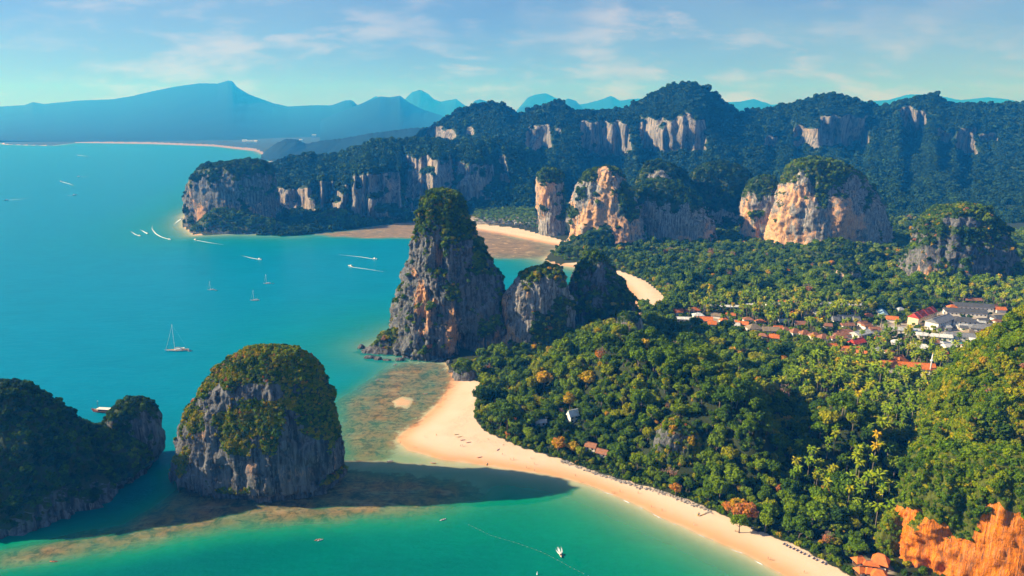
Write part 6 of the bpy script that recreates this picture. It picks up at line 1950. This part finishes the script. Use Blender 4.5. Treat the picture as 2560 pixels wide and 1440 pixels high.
# swimming-area float line
fl = MB()
fv, ff = ico((0, 0, .05), .10, 1, (1.6, 1, .9))
fm = MB().add(fv, ff).mesh('float', M_HULL, True)
line = [(1172, 1312), (1230, 1340), (1290, 1357), (1350, 1378), (1390, 1398), (1430, 1420), (1472, 1440)]
LX = np.array([G(x, y)[:2] for x, y in line]); cs = np.concatenate([[0], np.cumsum(np.linalg.norm(np.diff(LX, axis=0), axis=1))])
root = empty('float_line', (LX[0][0], LX[0][1], 0))
tag(root, 'line of small white floats crossing the green bay past the speedboat', 'float line')
uu = np.arange(0, cs[-1], 3.1)
fx = np.interp(uu, cs, LX[:, 0]) - LX[0][0]; fy = np.interp(uu, cs, LX[:, 1]) - LX[0][1]
for a_, b_ in zip(fx, fy): link('float', fm, root, (a_, b_, 0))
MB().tube([(a_, b_, 0.05) for a_, b_ in zip(fx[::3], fy[::3])], 0.02, 4).build('rope', M_WOOD, root)
p = G(1343, 1436)
root = empty('marker_buoy', p); tag(root, 'pale upright marker buoy at the bottom edge of the bay', 'buoy')
MB().tube([(0, 0, -.2), (0, 0, 1.8)], [.18, .10], 8).build('pole', M_HULL, root, smooth=True)
MB().tube([(0, 0, -.1), (0, 0, .3)], [.5, .4], 10).build('base_float', M_HULL, root, smooth=True)

# stones: rubble bank behind the beach, boulders at the feet of the rocks
srng = np.random.default_rng(31)


def stone_verts(r, rng):
    v, f = ico((0, 0, 0), r, 1, tuple(rng.uniform(.7, 1.2, 3) * np.array([1, 1, .75])), rng, 0.10)
    return v, f


M_STONE = plain('shore_stone', (0.30, 0.27, 0.24), 0.9, 0.2, 0.35, 1.2)
mb = MB()
bank = [(1405, 1151), (1447, 1168), (1492, 1184), (1542, 1199), (1600, 1217), (1660, 1232), (1720, 1254), (1780, 1283)]
BX = np.array([place_px(x, y, 0.2) for x, y in bank]); bs = np.concatenate([[0], np.cumsum(np.linalg.norm(np.diff(BX, axis=0), axis=1))])
for k in range(420):
    s = srng.uniform(0, bs[-1])
    c = np.array([np.interp(s, bs, BX[:, j]) for j in range(3)]) + np.array([srng.normal() * 1.2, srng.normal() * 1.0, srng.uniform(-.1, .35)])
    v, f = stone_verts(srng.uniform(.35, .95), srng)
    mb.add(v + c, f)
tag(mb.build('rubble_bank', M_STONE, smooth=False), 'bank of loose grey stones along the back of the lower beach', 'stones', kind='stuff')
BO = [(903, 872, 5), (912, 884, 4), (925, 898, 5.5), (945, 902, 4), (968, 904, 3.5), (1000, 902, 4.5), (1032, 900, 3.5), (1060, 900, 4), (1100, 902, 4), (1122, 905, 3.5), (1140, 918, 4.5), (1152, 935, 4), (1128, 928, 3), (1180, 945, 3.2)]
BL = ['outermost wave-washed boulder at the tip of the rock point', 'boulder just inside the tip of the rock point', 'big dark boulder low on the front of the rock point', 'boulder in the water below the scrubby rock point', 'small boulder below the scrubby rock point',
      'grey boulder at the middle of the tower foot', 'small grey boulder left of the cave', 'boulder under the cave mouth', 'boulder right of the cave mouth', 'boulder where the tower meets the green bank', 'large boulder at the upper end of the white beach', 'boulder touching the sand at the top of the beach', 'low boulder on the wet sand below the cave', 'pale boulder under the bushes at the top of the beach']
for (x_, y_, r_), lb in zip(BO, BL):
    q = place_px(x_, y_, 0.5); q[2] = max(q[2], -0.4)
    v, f = ico((0, 0, 0), r_, 3, tuple(srng.uniform(.75, 1.25, 3) * np.array([1, .9, .7])))
    nn = fbm(v[:, 0] / 2.5 + x_, v[:, 1] / 2.5, v[:, 2] / 2.5, 4)
    v = v * (1 + 0.22 * nn[:, None])
    mb = MB().add(v, f)
    o = mb.build('boulder', M_ROCK_DARK, None, q, True)
    fattr(o.data, 'veg', np.zeros(len(v))); fattr(o.data, 'warm', np.zeros(len(v)))
    tag(o, lb, 'boulder', 'boulders around the tower foot')

# ------------------------------------------------------------------ haze
HAZE_TOP = 1300.0
t = bpy.data.materials.new('haze_air'); t.use_nodes = True
t.node_tree.nodes.clear()
_o = t.node_tree.nodes.new('ShaderNodeOutputMaterial'); _v = t.node_tree.nodes.new('ShaderNodeVolumePrincipled')
_v.inputs['Color'].default_value = (0.016, 0.285, 1.0, 1)
_v.inputs['Absorption Color'].default_value = (1, 1, 1, 1)
_v.inputs['Density'].default_value = 1.4e-4
_v.inputs['Anisotropy'].default_value = 0.12
t.node_tree.links.new(_v.outputs[0], _o.inputs['Volume'])
mb = MB()
mb.box((0, 12700, (HAZE_TOP - 14) / 2), (52000, 26600, HAZE_TOP + 14))
hz = mb.build('haze', t)
tag(hz, kind='stuff')
